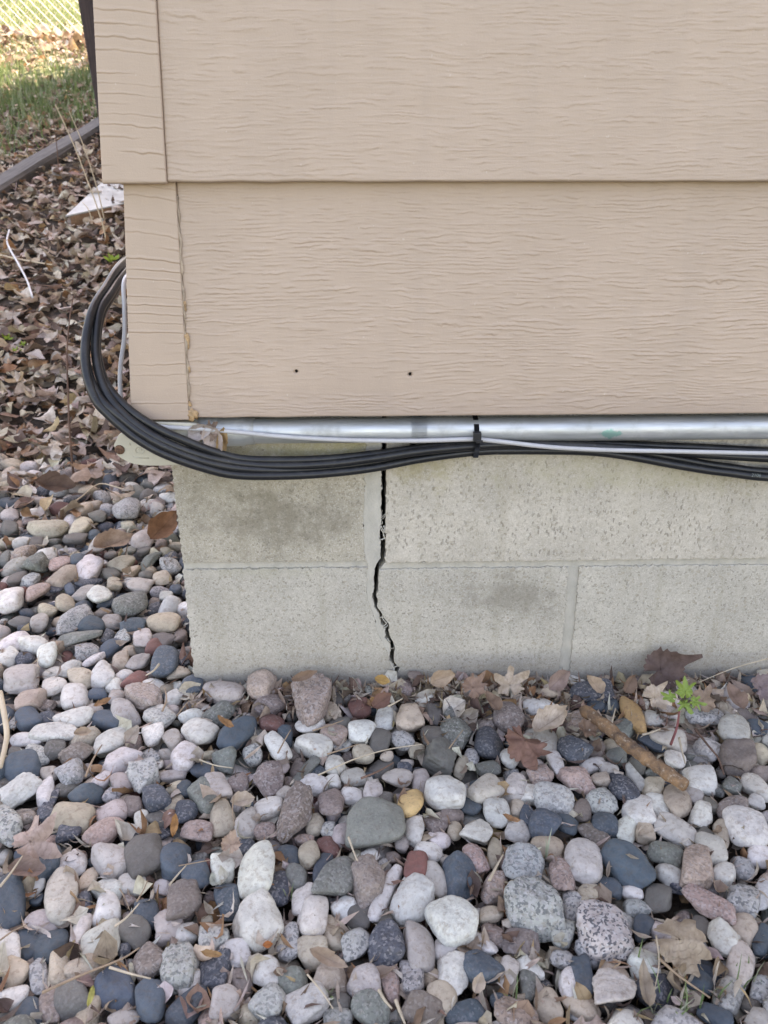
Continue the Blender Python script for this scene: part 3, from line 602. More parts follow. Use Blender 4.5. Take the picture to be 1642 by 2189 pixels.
# pale panel lying on the leaves behind the corner
c0 = on_hill(140, 461, .045); _pn = np.array((.05, -.22, 1.0))
def _on(px, py): d_ = ray(px, py); return CAM + d_ * ((c0 - CAM).dot(_pn) / d_.dot(_pn))
c1 = _on(216, 391); c2 = _on(310, 386); c3 = _on(310, 424)
pan = empty('splash_board', 'pale grey panel with a brown wooden edge lying tilted on dry leaves', 'board')
def prism(name, pts, dn, mat, par):
    bm = bmesh.new(); a = [bm.verts.new(p) for p in pts]; b = [bm.verts.new(np.array(p) + dn) for p in pts]
    bm.faces.new(a); bm.faces.new(b[::-1])
    for i in range(len(pts)): bm.faces.new((a[i], a[(i + 1) % len(pts)], b[(i + 1) % len(pts)], b[i]))
    return bm_obj(name, bm, mat, par)
M_PANEL = plain('dusty_pale_laminate', (.42, .44, .43), .45, 0, .25, 18); M_EDGE = wood_mat('raw_wood_edge', (.22, .13, .08), (.34, .21, .13), 0, .6)
prism('panel_top', [c0, c1, c2, c3], np.array((0, 0, -.004)), M_PANEL, pan)
prism('panel_edge', [c0 + (.012, .006, -.0045), c1 + (.01, 0, -.0045), c2 + (0, 0, -.0045), c3 + (0, .006, -.0045)], np.array((0, 0, -.030)), M_EDGE, pan)
# dark post behind the corner
pp = at_y(176, 60, 3.0); pq = at_y(212, 268, 3.0); dx = (pq - pp) / (pp[2] - pq[2]); zb = hill(pq[0], 3.0) - .1
bm = bmesh.new(); top = pp - dx * (2.6 - pp[2]); bot = pp + dx * (pp[2] - zb)
ws_ = .05; vs = []
for q in (bot, top):
    for (sx, sy) in ((0, 0), (2 * ws_, 0), (2 * ws_, 2 * ws_), (0, 2 * ws_)): vs.append(bm.verts.new((q[0] + sx, q[1] + sy, q[2])))
for f in ((0, 3, 2, 1), (4, 5, 6, 7), (0, 1, 5, 4), (1, 2, 6, 5), (2, 3, 7, 6), (3, 0, 4, 7)): bm.faces.new([vs[i] for i in f])
tag(bm_obj('wooden_post', bm, M_POST, None, False, .006), 'dark weathered wooden post leaning behind the upper siding corner', 'post')
# chain link fence
fa = on_hill(-40, 88); fb = on_hill(185, 96); fd = fb - fa; fd[2] = 0; fd /= np.linalg.norm(fd); f0 = fa - fd * 2.5; FL = 7.0
fen = empty('chain_link_fence', 'silvery chain-link fence standing along the sunlit grass at the back', 'fence')
parts = []; s_ = .057; Hn = int(1.2 / s_ * 1.0); Vs = []; Fs = []
dirx = fd; nrm = np.array((-fd[1], fd[0], 0))
nW = int(FL / s_)
for k in range(nW):
    for sg in (1, -1):
        pts = []
        for j in range(Hn * 1 + 1):
            u = k * s_ + (s_ / 2 if j % 2 else 0) * sg; base = f0 + dirx * u; z0 = hill(base[0], base[1]) + .03
            pts.append(np.array((base[0], base[1], 0)) + nrm * (.0022 * (1 if j % 2 else -1) * sg) + np.array((0, 0, z0 + j * s_ / 2)))
        if sg == 1: parts.append(tube(np.array(pts), .0016, 4, False))
        else: parts.append(tube(np.array(pts), .0016, 4, False))
V, F = join(parts); mesh_np('wire_mesh', V, F, M_FENCE, fen)
for k in range(3):
    base = f0 + dirx * (.4 + k * 3.0); z0 = hill(base[0], base[1]); V, F = tube(np.array([(base[0], base[1], z0 - .2), (base[0], base[1], z0 + 1.3)]), .024, 12); mesh_np('post', V, F, M_FENCE, fen, True)
pr = [f0 + dirx * t for t in np.linspace(0, FL, 12)]; V, F = tube(np.array([(p[0], p[1], hill(p[0], p[1]) + 1.23) for p in pr]), .016, 10); mesh_np('top_rail', V, F, M_FENCE, fen, True)
# ---------------------------------------------------------------- leaves
def leaf_arrays(L, Wd, kind, rg, curl, fold, col, nu=9, nv=5):
    """one leaf: local frame x along, y across, z up; returns V, F, attrs"""
    u = np.linspace(0, 1, nu)
    if kind == 'ovate': wv = np.sin(np.pi * np.clip(u, 0, 1) ** .8) ** .75
    elif kind == 'lance': wv = np.sin(np.pi * u) ** .6 * .42
    else: wv = np.sin(np.pi * u ** .75) ** .6 * (1 + .45 * np.sign(np.sin(u * 22)) * np.abs(np.sin(u * 22)) ** .6 * (u < .93))
    wv = wv * (1 + rg.uniform(-.10, .10, nu)); wv[0] = .02; wv[-1] = .02
    v = np.linspace(-1, 1, nv); Ug, Vg = np.meshgrid(u, v, indexing='ij')
    x = (Ug - .5) * L; y = Vg * wv[:, None] * Wd / 2
    x = x + rg.normal(0, .02 * L, x.shape) * (np.abs(Vg) > .9)
    z = fold * np.abs(y) * 1.0 + curl[0] * (x * x) / L * 2 + curl[1] * x * y / L * 3 + curl[2] * y * y / Wd * 2.2
    z = z + rg.normal(0, .018 * Wd, z.shape) + .05 * Wd * np.sin(Ug * rg.uniform(4, 11) + Vg * rg.uniform(-3, 3) + rg.uniform(0, 6))
    V = np.stack((x, y, z), -1).reshape(-1, 3); i = np.arange(nu * nv).reshape(nu, nv)
    F = np.stack((i[:-1, :-1], i[:-1, 1:], i[1:, 1:], i[1:, :-1]), -1).reshape(-1, 4)
    lp = np.stack((Ug, Vg, Vg * 0), -1).reshape(-1, 3)
    return V, F, lp
def rot_euler(V, rx, ry, rz):
    cx, sx, cy, sy, cz, sz = math.cos(rx), math.sin(rx), math.cos(ry), math.sin(ry), math.cos(rz), math.sin(rz)
    R = np.array([[cz, -sz, 0], [sz, cz, 0], [0, 0, 1]]) @ np.array([[cy, 0, sy], [0, 1, 0], [-sy, 0, cy]]) @ np.array([[1, 0, 0], [0, cx, -sx], [0, sx, cx]])
    return V @ R.T
LEAFC = [((.52, .44, .37), 6), ((.40, .31, .25), 4), ((.28, .19, .14), 3), ((.66, .59, .52), 6), ((.38, .22, .12), 2), ((.16, .11, .09), 3), ((.46, .34, .20), 1)]
_lc = [c for c, k in LEAFC for _ in range(k)]
def lcol(rg):
    c = np.array(_lc[rg.integers(len(_lc))]); return c * rg.uniform(.8, 1.2) * (1 + rg.normal(0, .04, 3))
def scatter_leaves(name, pos, rg, label, size=(.020, .058), tilt=.24, mat=None, parent=None):
    Vs, Fs, LPs, Cs = [], [], [], []; o = 0
    for p in pos:
        L = rg.uniform(*size); k = rg.choice(['ovate', 'ovate', 'lobed', 'lance']); W_ = L * rg.uniform(.5, .85)
        V, F, lp = leaf_arrays(L, W_, k, rg, rg.normal(0, .42, 3), rg.uniform(-.35, .35), None, 8, 5)
        V = rot_euler(V, rg.normal(0, tilt), rg.normal(0, tilt), rg.uniform(0, 6.28)) + p
        Vs.append(V); Fs.append(F + o); LPs.append(lp); c = lcol(rg); Cs.append(np.tile((*np.clip(c, .01, .7), 1), (len(V), 1))); o += len(V)
    ob = mesh_np(name, np.vstack(Vs), np.vstack(Fs), mat or M_LEAF, parent, True, {'col': np.vstack(Cs), 'lp': np.vstack(LPs)})
    return ob
rg = np.random.default_rng(11); pos = []
while len(pos) < 13000:
    y = .30 + rg.beta(1.1, 1.5) * 3.9; x = XL - rg.uniform(0.0, 2.1)
    if y < 1.0 and rg.random() > (y - .45 + .22 * vnoise(np.array(x * 9.), np.array(y * 9.), 88) + (.12 if x > -.5 and y > .6 else 0)) / .45: continue
    if x > XL - .03: continue
    if y > 3.3 and rg.random() > .45: continue
    pos.append((x, y, hill(x, y) + rg.uniform(-.004, .026)))
for _ in range(5000):
    y = rg.uniform(.55, 5.0); x = rg.uniform(-5.5, -2.0) if y < 3.6 else rg.uniform(-6.5, -3.6); pos.append((x, y, hill(x, y) + rg.uniform(-.004, .02)))
tag(scatter_leaves('leaf_litter', pos, rg, None), 'thick layer of dry brown fallen leaves covering the slope', 'leaf litter', kind='stuff')
pos = []
for k in range(1500):                                       # a loose drift of leaves along the foot of the fence
    t = rg.uniform(0, FL); b = f0 + fd * t + nrm * rg.normal(-.05, .16); pos.append((b[0], b[1], hill(b[0], b[1]) + rg.uniform(0, .05)))
tag(scatter_leaves('leaf_drift', pos, rg, None, (.05, .11), .6), 'drift of dry leaves along the foot of the chain-link fence', 'leaf litter', kind='stuff')
# ---------------------------------------------------------------- grass beyond the timber
def grass(name, pts, rg, hh, mat, label, wf=1.0):
    n = len(pts); P = np.array(pts); h = rg.uniform(*hh, n); a = rg.uniform(0, 6.28, n); le = rg.uniform(.1, .8, n) * h; wd = rg.uniform(.0018, .0035, n) * wf
    dx, dy = np.cos(a), np.sin(a); V = np.zeros((n, 5, 3))
    for j, (t, ww) in enumerate(((0, 1), (0, -1), (.55, .8), (.55, -.8), (1, 0))):
        V[:, j, 0] = P[:, 0] + dx * le * t * t - dy * wd * ww; V[:, j, 1] = P[:, 1] + dy * le * t * t + dx * wd * ww; V[:, j, 2] = P[:, 2] + h * t
    b = np.arange(n)[:, None] * 5; F3 = np.concatenate((b + np.array([0, 1, 3]), b + np.array([0, 3, 2]), b + np.array([2, 3, 4])))
    c = np.array((.15, .21, .09)) * rg.uniform(.6, 1.5, (n, 1)) * (1 + rg.normal(0, .06, (n, 3))); dry = rg.random(n) < np.where(P[:, 1] > 4.4, .55, .28); c[dry] = np.array((.62, .59, .48)) * rg.uniform(.7, 1.2, (dry.sum(), 1))  # dry blades; extra pale ones far back paint in the sunlit brightness
    col = np.repeat(np.concatenate((c, np.ones((n, 1))), 1), 5, 0)
    return tag(mesh_np(name, V.reshape(-1, 3), F3, mat, None, False, {'col': np.clip(col, 0, 1)}), label, 'grass', kind='stuff')
pts = []; dperp = np.array((-d[1], d[0]))
while len(pts) < 70000:
    y = rg.uniform(2.7, 9.0); x = rg.uniform(-.55 * y - 1.2, XL - .1)
    if (np.array((x, y)) - pa[:2]).dot(dperp) < .10: continue
    e = (np.array((x, y)) - pa[:2]).dot(dperp)
    if rg.random() > .15 + e * 1.2 + .4 * vnoise(np.array(x * 5.), np.array(y * 5.), 90): continue
    if 4.25 + .3 * math.sin(x * 5) < y < 5.3 and rg.random() < .6: continue
    pts.append((x, y, hill(x, y) - .003))
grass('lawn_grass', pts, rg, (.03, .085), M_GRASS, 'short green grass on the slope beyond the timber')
# leaves lying in the grass
pos = []
while len(pos) < 800:
    y = rg.uniform(3.0, 6.2); x = rg.uniform(-.55 * y - .3, XL - .2)
    if (np.array((x, y)) - pa[:2]).dot(dperp) < .08 or rg.random() > max(1.5 - (np.array((x, y)) - pa[:2]).dot(dperp) * 1.8, .55 if y > 4.35 else 0): continue
    pos.append((x, y, hill(x, y) + rg.uniform(.0, .03)))
for _ in range(1800): x = rg.uniform(-3.6, -1.0); y = rg.uniform(4.25, 5.2); pos.append((x, y, hill(x, y) + rg.uniform(.01, .045)))
tag(scatter_leaves('scattered_leaves', pos, rg, None), 'dry brown leaves scattered in the grass above the timber', 'leaf litter', kind='stuff')
# ---------------------------------------------------------------- stalks, twigs, shoots standing or lying in the litter
def stalk(name, pts3, r0, r1, mat, label, cat, group=None, n=8):
    P = catmull(pts3, n); V, F = tube(P, np.linspace(r0, r1, len(P)), 7); return tag(mesh_np(name, V, F, mat, None, True), label, cat, group)
def upright(base_px, tops, r0, r1, name, mat, label, cat, group=None):
    b = at_hill(*base_px); pts = [b - np.array((0, 0, .01))]
    for (px, py) in tops: pts.append(at_y(px, py, b[1] + .03 * (len(pts) - 1)))
    return stalk(name, pts, r0, r1, mat, label, cat, group)
upright((231, 527), [(215, 465), (170, 340), (140, 270), (118, 223)], .0022, .0011, 'dry_stalk', M_STALK, 'tallest straw-coloured dry stalk rising in front of the grass', 'dry stalk')
upright((226, 478), [(207, 400), (178, 310), (147, 236)], .0020, .0010, 'dry_stalk', M_STALK, 'second tall straw stalk, nearer the siding corner', 'dry stalk')
upright((203, 490), [(190, 450), (176, 432)], .0018, .001, 'dry_stalk', M_STALK, 'short straw stalk crossing the lower edge of the pale panel', 'dry stalk')
upright((126, 370), [(120, 300), (114, 262), (120, 236)], .0018, .0008, 'thin_weed_stem', M_TWIG, 'thin bent brown weed stem in front of the timber and grass', 'weed stem')
upright((157, 1022), [(150, 940), (146, 850), (143, 760), (148, 690), (157, 632)], .0022, .0009, 'bare_sapling', M_TWIG, 'bare thin brown sapling rising left of the black cable loop', 'sapling')
upright((222, 722), [(226, 690), (232, 660)], .0015, .0008, 'bare_sapling', M_TWIG, 'short bare brown stem just inside the black cable loop', 'sapling')
def lying(pxs, r0, r1, name, mat, label, cat, lift=.02):
    return stalk(name, [at_hill(a, b, lift) for a, b in pxs], r0, r1, mat, label, cat)
lying([(20, 492), (16, 520), (40, 565), (58, 600), (70, 636)], .0030, .0026, 'white_cord', plain('white_plastic_cord', (.62, .62, .64), .5), 'white curved cord lying on the leaf litter at left', 'cord', .04)
lying([(-20, 540), (30, 552), (75, 560), (112, 566)], .0028, .0018, 'dry_twig', M_STALK, 'pale straight twig crossing the white cord on the leaf litter', 'twig', .035)
lying([(-20, 602), (60, 608), (130, 614), (182, 628)], .0022, .0012, 'dry_twig', M_TWIG, 'thin brown curved twig on the leaves below the white cord', 'twig', .035)
lying([(130, 1090), (170, 1065), (210, 1035), (245, 1040), (275, 1050)], .0013, .0009, 'dry_twig', M_STALK, 'thin arched straw twig over the leaf-covered stones left of the wall', 'twig', .012)
lying([(0, 1480), (14, 1560), (10, 1600), (0, 1640)], .0030, .0022, 'dry_twig', M_STALK, 'pale bent straw stem at the left photo edge over the stones', 'twig', .03)
def green_sprig(name, c, s, label, cat, n=7, seed=1, tilt=.5):
    rg_ = np.random.default_rng(seed); Vs, Fs, LP = [], [], []; o = 0
    for k in range(n):
        V, F, lp = leaf_arrays(s, s * .42, 'ovate', rg_, (.4, .1, .3), .3, None, 8, 5); V[:, 0] += s * .5
        V = rot_euler(V, rg_.normal(0, .4), -rg_.uniform(-.1, tilt), k * 6.28 / n + rg_.uniform(-.3, .3)) + c; Vs.append(V); Fs.append(F + o); LP.append(lp); o += len(V)
    V = np.vstack(Vs); return tag(mesh_np(name, V, np.vstack(Fs), M_GREEN, None, True, {'col': np.tile((.30, .46, .05, 1), (len(V), 1)), 'lp': np.vstack(LP)}), label, cat)
p = at_y(240, 552, .18 + .9); p = at_hill(240, 560, .05); green_sprig('green_shoot', p, .030, 'bright green leafy shoot beside the siding corner above the cables', 'green shoot', 8, 3, .9)
for q, (px, py, lb) in enumerate(((14, 728, 'small green sprout in leaf litter at the left edge'), (34, 752, 'tiny green sprout, lowest right of three in the litter'), (50, 738, 'small dull green sprout farthest right in the litter'))):
    green_sprig('green_sprout', at_hill(px, py, .02), .020 - .004 * q, lb, 'green sprout', 5, 20 + q, .9)
# ---------------------------------------------------------------- river stones
# one row per stone: centre x, y, width, height, clockwise tilt, colour code (+a angular), measured tile by tile on the photograph
TILES = [
 (0, 1050, 2.985, """808 110 180 140 0 S|300 240 240 120 5 T|520 225 150 90 -25 T|910 300 155 120 -20 P|180 305 110 50 10 B|235 340 90 75 0 G|605 285 85 75 0 B|485 300 150 80 -5 G|630 340 130 100 -30 P|145 400 160 110 -20 K|230 460 190 140 -15 Va|390 470 150 110 0 K|505 450 110 110 0 B|570 490 180 150 -30 Wa|780 460 155 95 -5 T|950 440 175 75 -30 Va|820 385 100 70 0 V|925 380 110 80 -20 G|1060 385 70 60 0 T|1090 480 130 110 0 S|710 525 110 75 10 G|835 520 110 80 -25 T|930 540 90 80 0 G|1035 560 120 90 0 T|115 560 130 85 -25 G|205 565 130 80 -10 S|400 550 170 110 -10 T|570 590 170 60 -5 D|445 625 65 95 10 B|225 645 200 95 -10 K|360 625 90 55 0 D|730 600 95 90 0 T|885 600 175 90 5 P|70 690 170 160 -30 W|530 650 150 80 -20 P|640 665 155 135 20 W|415 715 120 105 0 T|685 715 110 75 -10 B|830 725 225 145 0 V|1120 625 80 65 0 B|1060 665 90 60 0 W|300 760 110 85 20 T|125 840 120 80 10 G|165 880 100 50 5 D|250 835 120 110 -20 P|460 820 285 135 -15 Sa|580 865 170 120 20 B|710 830 135 100 -10 P|655 780 120 60 0 M|850 850 165 115 0 Ba|1050 840 225 125 20 T|985 750 90 75 0 D|500 940 300 90 8 Va|690 930 80 100 30 D|780 930 100 110 0 S|910 940 120 125 -30 W|1040 945 140 90 15 G|1150 930 90 110 0 M|90 965 195 100 -10 W|225 975 170 120 15 W|305 1040 115 140 35 W|50 1060 150 100 -20 W|160 1070 120 90 0 D|555 1015 150 110 0 S|705 1000 140 90 -10 B|990 990 120 100 -30 R|820 1020 85 60 0 T|605 1070 160 60 -20 W|770 1090 110 115 0 T|885 1090 150 100 -20 P|1060 1090 165 195 30 B|1165 1065 85 120 0 D|140 1190 232 195 0 P|445 1135 150 95 -20 W|655 1165 150 175 20 W|515 1195 150 130 0 T|330 1170 110 85 0 W|865 1205 160 90 -25 R|790 1180 130 90 0 W|1140 1160 150 75 0 T|925 1305 255 185 10 Ka|725 1245 120 90 0 W|350 1245 150 110 0 W|475 1310 175 178 20 W|620 1295 120 85 0 B|185 1345 180 140 -15 Ta|305 1370 110 90 -20 Ma|740 1310 120 85 -10 P|790 1410 150 185 -35 P|1230 1250 140 130 20 B|1430 1275 265 150 18 P|1110 1325 120 110 0 W|1210 1370 90 80 0 G|1105 1400 80 70 0 P|1010 1440 185 130 15 S|185 1455 155 145 10 B|300 1450 100 80 0 D|85 1470 70 100 20 S|465 1450 235 120 10 W|600 1400 110 85 10 P|695 1470 195 115 25 B|350 1540 320 110 12 W|1220 1430 160 100 0 W|1400 1420 200 130 -15 V|1270 1545 240 165 10 W|1520 1545 280 150 -25 B|980 1560 140 145 15 W|1100 1590 115 140 -20 P|60 150 110 80 0 P|190 195 90 60 0 M|60 240 110 100 0 G|40 330 120 80 -10 T|30 440 90 100 0 V|1000 250 80 60 10 T|1000 110 90 80 0 P|760 60 80 60 0 T|430 150 110 70 0 M|620 155 120 80 -5 G|820 225 90 70 0 T|1030 340 80 70 0 M"""),
 (0, 1400, 2.985, """700 555 215 135 0 W|345 605 150 135 0 G|170 545 190 90 25 W|220 650 165 140 30 S|145 715 235 195 15 B|495 640 195 140 -10 Ma|765 675 275 155 -5 Wa|945 655 125 110 30 S|1175 655 165 190 15 W|1300 740 160 115 20 B|1430 670 160 150 -20 Va|1610 640 130 135 0 S|1330 640 90 60 0 T|445 760 178 155 0 S|315 765 110 105 0 P|420 860 150 85 0 G|40 825 125 85 0 G|130 885 255 190 -15 Wa|290 880 110 185 15 W|320 945 190 62 -45 D|560 895 208 145 -10 B|655 805 135 100 -20 W|775 820 125 145 -20 P|915 785 195 200 30 Sa|1105 775 172 82 5 P|1190 855 130 110 0 B|1310 905 165 240 -35 V|1390 845 140 195 -20 P|1520 820 132 122 20 M|1000 925 182 165 0 D|850 965 120 130 20 M|715 895 110 100 -10 S|1110 860 120 85 0 T|1120 950 120 95 -40 T|1185 1010 155 132 -10 D|1020 1045 172 112 0 G|905 1060 95 155 15 W|715 1005 205 135 0 P|465 1035 265 195 15 T|300 1010 115 120 -40 D|150 1040 172 100 0 M|40 1090 180 245 -30 S|450 1125 170 135 -30 D|660 1130 248 142 -15 K|1015 1140 150 95 0 D|1260 1140 220 150 10 Ka|1415 1055 172 195 -25 T|1570 1080 150 185 0 P|1010 700 70 60 0 W|560 740 90 80 0 P|1060 640 90 80 0 P"""),
 (500, 1400, 2.737, """150 175 175 152 -20 K|205 285 205 130 5 M|440 270 240 305 25 Ka|575 330 132 125 -20 Ta|445 405 178 108 -5 W|735 315 135 130 0 Ra|750 445 165 148 0 W|885 370 112 152 10 W|1035 375 165 185 10 Ta|1165 345 108 132 0 G|980 200 165 112 10 M|1115 195 80 65 0 W|1125 260 122 78 5 Wa|1215 195 130 110 0 T|620 250 110 90 20 G|810 205 100 65 0 S|895 260 90 60 0 W|680 200 90 50 0 P|590 465 165 112 10 K|475 530 208 148 15 W|145 590 198 130 20 S|262 542 120 180 -32 W|635 525 115 68 5 S|760 580 130 115 15 T|855 505 132 138 20 G|985 500 130 115 10 S|1300 455 185 205 -15 Va|1160 470 135 110 0 G|1205 600 195 200 10 Ga|1070 565 100 92 0 T|895 595 82 70 0 T|1495 520 172 182 0 D|1390 600 90 122 0 S|1610 600 120 110 0 W|1330 650 80 122 10 T|1490 670 135 92 -10 V|270 660 102 70 10 P|210 735 185 172 25 Ma|425 675 235 72 -35 Va|600 650 132 122 0 W|705 720 158 108 -5 P|960 725 158 112 10 P|570 750 112 105 40 W|470 760 158 112 15 W|40 750 115 115 0 W|365 920 185 315 25 Ma|570 875 155 205 0 M|690 825 122 105 0 W|810 800 115 150 32 Wa|890 850 112 100 0 G|1095 735 112 132 0 P|1235 810 247 222 0 W|1035 870 150 200 20 O|1465 790 225 152 -15 P|1535 920 162 165 20 W|1385 890 132 95 10 B|1270 945 152 92 -5 M|205 895 175 142 0 W|85 990 165 155 0 W|185 1030 138 122 0 K|730 905 122 82 -15 V|670 970 112 62 0 W|830 1000 345 255 0 V|470 1000 110 135 30 T|550 1020 82 100 20 S|625 1060 112 132 20 P|1055 1030 118 155 -15 W|1170 985 165 122 10 Ma|1420 1040 190 155 0 Wa|1290 1030 90 112 0 T|1200 1080 145 95 10 W|410 1085 122 72 0 K|300 810 110 90 -30 P|1060 120 90 60 0 M|300 470 90 110 0 B|130 510 90 70 0 T|490 680 90 60 -10 B|1000 660 90 70 0 D"""),
 (1050, 1400, 2.774, """590 215 275 135 -8 D|285 310 192 112 0 W|105 370 185 180 0 M|615 310 122 100 0 B|715 320 92 102 0 B|840 368 125 215 -25 O|1055 315 185 150 20 Wa|965 390 132 112 0 W|1265 360 212 118 0 S|1380 315 140 80 30 T|1450 260 165 140 0 P|1560 185 172 122 0 B|1625 330 75 112 0 G|1440 450 182 185 0 W|1575 430 122 112 0 B|1510 370 155 82 0 M|775 450 135 142 20 V|135 615 168 122 10 W|475 560 222 150 15 Da|380 645 95 160 -25 W|620 560 112 102 0 M|745 605 122 98 0 V|860 655 112 112 -20 G|605 650 162 80 -20 W|710 680 142 82 10 P|285 720 152 130 10 Ka|500 745 205 162 25 Ka|650 745 115 105 0 T|785 790 205 145 40 D|855 735 165 95 45 Wa|965 785 122 135 0 T|1090 620 125 110 10 W|945 520 182 82 20 B|1050 500 220 120 0 P|1285 560 172 122 0 S|1460 610 205 205 20 M|1590 590 130 110 0 T|1600 700 120 110 0 M|1245 740 202 158 15 W|1105 865 165 215 -25 T|1200 830 122 102 0 P|1330 790 112 92 0 V|1430 780 102 112 0 V|1560 780 195 125 35 W|145 780 148 172 15 W|225 825 128 112 0 W|370 860 242 172 0 S|650 870 192 152 10 S|150 910 92 112 0 T|215 960 100 142 -20 B|160 1050 152 120 0 W|320 1010 192 192 0 B|445 1010 142 122 0 B|535 930 122 132 0 M|670 1010 165 150 30 B|880 930 205 172 20 Wa|800 1040 122 155 0 W|985 915 152 142 20 W|915 1060 122 122 -20 T|1095 1045 252 152 10 W|1240 960 142 158 10 Wa|1430 920 165 152 -10 M|1370 1070 92 165 -30 T|1520 1020 255 200 10 W|1575 880 100 92 0 W|1300 890 102 102 0 G|620 1085 200 115 25 M|1270 1080 112 92 0 G|500 160 110 60 5 W|300 230 130 60 5 T|110 270 120 60 0 S|1190 250 120 90 20 P|1340 200 110 80 10 G|1640 470 80 120 0 P|1500 470 110 80 0 T"""),
 (0, 1780, 2.985, """920 160 250 275 0 G|1120 175 180 245 15 B|720 180 222 205 15 P|455 200 192 158 0 W|310 195 150 215 20 B|570 295 165 105 -50 T|215 350 182 122 -10 W|390 410 205 330 22 P|690 375 182 152 30 W|845 335 182 132 5 W|1040 345 132 102 10 W|1250 280 185 195 0 B|1425 240 160 192 10 W|1170 440 232 242 0 Ma|70 440 190 325 0 B|530 460 120 165 15 D|235 425 90 112 20 B|670 490 188 195 0 W|935 530 170 172 20 B|1455 440 158 232 -8 B|1560 400 92 92 0 B|280 570 218 172 15 P|515 625 205 108 -48 W|645 685 262 195 0 W|860 635 215 160 28 G|1080 600 185 225 15 Pa|1180 650 152 132 0 W|1365 670 202 192 0 Sa|60 730 150 245 0 W|180 710 152 192 0 B|325 735 215 192 -15 B|965 820 225 212 20 M|1155 860 245 295 22 S|1520 780 192 172 20 Wa|1375 900 202 222 20 D|1550 960 132 172 0 M|555 870 262 172 -10 T|380 860 130 235 18 T|100 895 182 152 -20 T|1210 970 195 125 -42 W|250 920 122 202 0 S|735 1010 242 265 0 B|965 1070 195 275 15 B|455 1070 212 252 0 G|90 1050 192 175 -10 W|190 1150 180 200 22 B|1195 1115 285 182 -25 B|1430 1090 202 202 0 P|320 1110 130 215 10 M|560 1180 245 142 -20 T|790 1185 192 130 0 P|1340 1180 285 142 -20 Ka|40 1190 122 90 0 G|1590 1180 132 145 0 T|790 750 90 75 0 D|1320 560 80 60 0 T|830 430 80 90 0 M"""),
 (500, 1780, 2.737, """75 100 122 122 0 D|135 230 220 302 15 W|330 145 132 152 -20 B|440 135 132 152 10 T|560 90 155 105 42 R|365 270 142 132 -20 V|525 220 115 202 12 B|600 270 235 275 25 V|265 320 142 192 10 D|785 300 222 292 8 Ma|885 348 100 335 32 W|1070 210 150 175 0 R|1200 85 152 152 20 T|1185 280 132 182 -15 P|1335 260 215 270 -22 B|1530 120 92 175 12 T|1410 160 145 185 -35 K|1530 330 162 182 0 Ka|405 400 135 195 22 W|140 530 290 288 0 W|460 495 182 232 12 W|650 450 152 132 -15 W|1045 400 225 285 42 W|1280 500 312 258 22 W|740 510 162 142 0 G|880 510 102 112 0 G|585 590 132 192 0 T|1500 480 152 92 -15 T|1520 590 152 112 10 M|320 640 150 195 22 S|715 665 178 192 0 Sa|895 670 222 245 0 D|1085 665 182 262 -6 P|1245 690 142 152 10 Wa|1470 665 168 98 24 W|460 710 192 162 0 T|50 710 152 172 0 W|570 860 205 190 0 Ta|190 820 180 165 0 W|345 870 172 160 0 V|760 880 202 202 0 P|1285 830 190 235 -25 Wa|1445 790 222 192 12 B|915 880 112 212 -5 K|1040 860 152 192 0 S|1155 850 92 102 0 T|1610 820 112 172 0 P|50 870 122 172 0 G|205 990 212 192 -10 S|430 1005 262 192 -12 W|1215 975 182 182 35 T|1105 1040 232 172 15 M|800 1050 242 172 25 V|610 1085 172 122 0 S|130 1080 182 112 10 T|1355 1060 242 125 -10 B|620 990 132 102 0 G|1560 990 122 102 0 B|980 60 90 110 0 P|800 130 110 60 10 W|930 150 90 70 0 M"""),
 (1050, 1780, 2.774, """190 190 242 232 0 S|330 90 192 142 0 T|420 265 165 212 0 Ka|545 175 225 255 -25 W|810 195 320 205 20 B|700 335 158 128 0 B|630 50 215 115 32 M|1035 120 202 142 0 Va|1050 250 168 112 0 W|1225 205 185 262 -12 Ka|1380 245 132 132 0 W|1300 100 192 152 30 P|1495 220 132 112 30 S|1590 140 132 132 0 W|45 330 112 182 0 K|250 450 332 302 5 S|485 450 132 172 -10 S|580 380 142 152 15 T|835 355 142 92 0 W|855 450 148 122 -15 S|990 390 158 172 -15 G|1110 320 112 72 0 D|1300 425 325 140 8 K|1490 400 190 185 25 S|1610 360 102 192 0 W|660 595 342 292 15 S|170 650 242 162 8 Ma|425 600 138 172 0 S|420 750 142 112 0 S|590 720 192 122 15 S|230 800 192 118 18 Wa|110 830 120 192 -15 T|545 860 130 235 -28 B|470 905 130 182 -12 W|730 825 172 92 0 T|730 950 260 240 5 Wa|910 770 192 162 0 Wa|220 920 132 162 5 V|335 1020 162 192 -25 T|540 1030 235 138 10 T|150 1080 262 192 0 K|1375 635 190 172 0 Wa|1240 560 112 122 0 G|1500 570 152 172 0 T|1610 640 105 185 0 B|1480 780 150 240 0 P|1410 970 152 202 0 S|1600 930 112 152 0 S|1250 880 162 132 0 B|1330 1090 202 122 0 B|1190 1000 130 152 0 M|60 1000 152 102 0 D|1540 1020 112 92 0 G|560 1110 202 62 0 S|900 560 110 150 10 B"""),
]
ALB = dict(W=(.66, .625, .58), P=(.47, .42, .38), T=(.50, .42, .32), K=(.44, .32, .27), R=(.21, .085, .07), M=(.24, .185, .16), B=(.062, .088, .112),
           G=(.15, .138, .12), D=(.060, .070, .090), S=(.44, .43, .41), V=(.18, .19, .165), O=(.58, .37, .17))
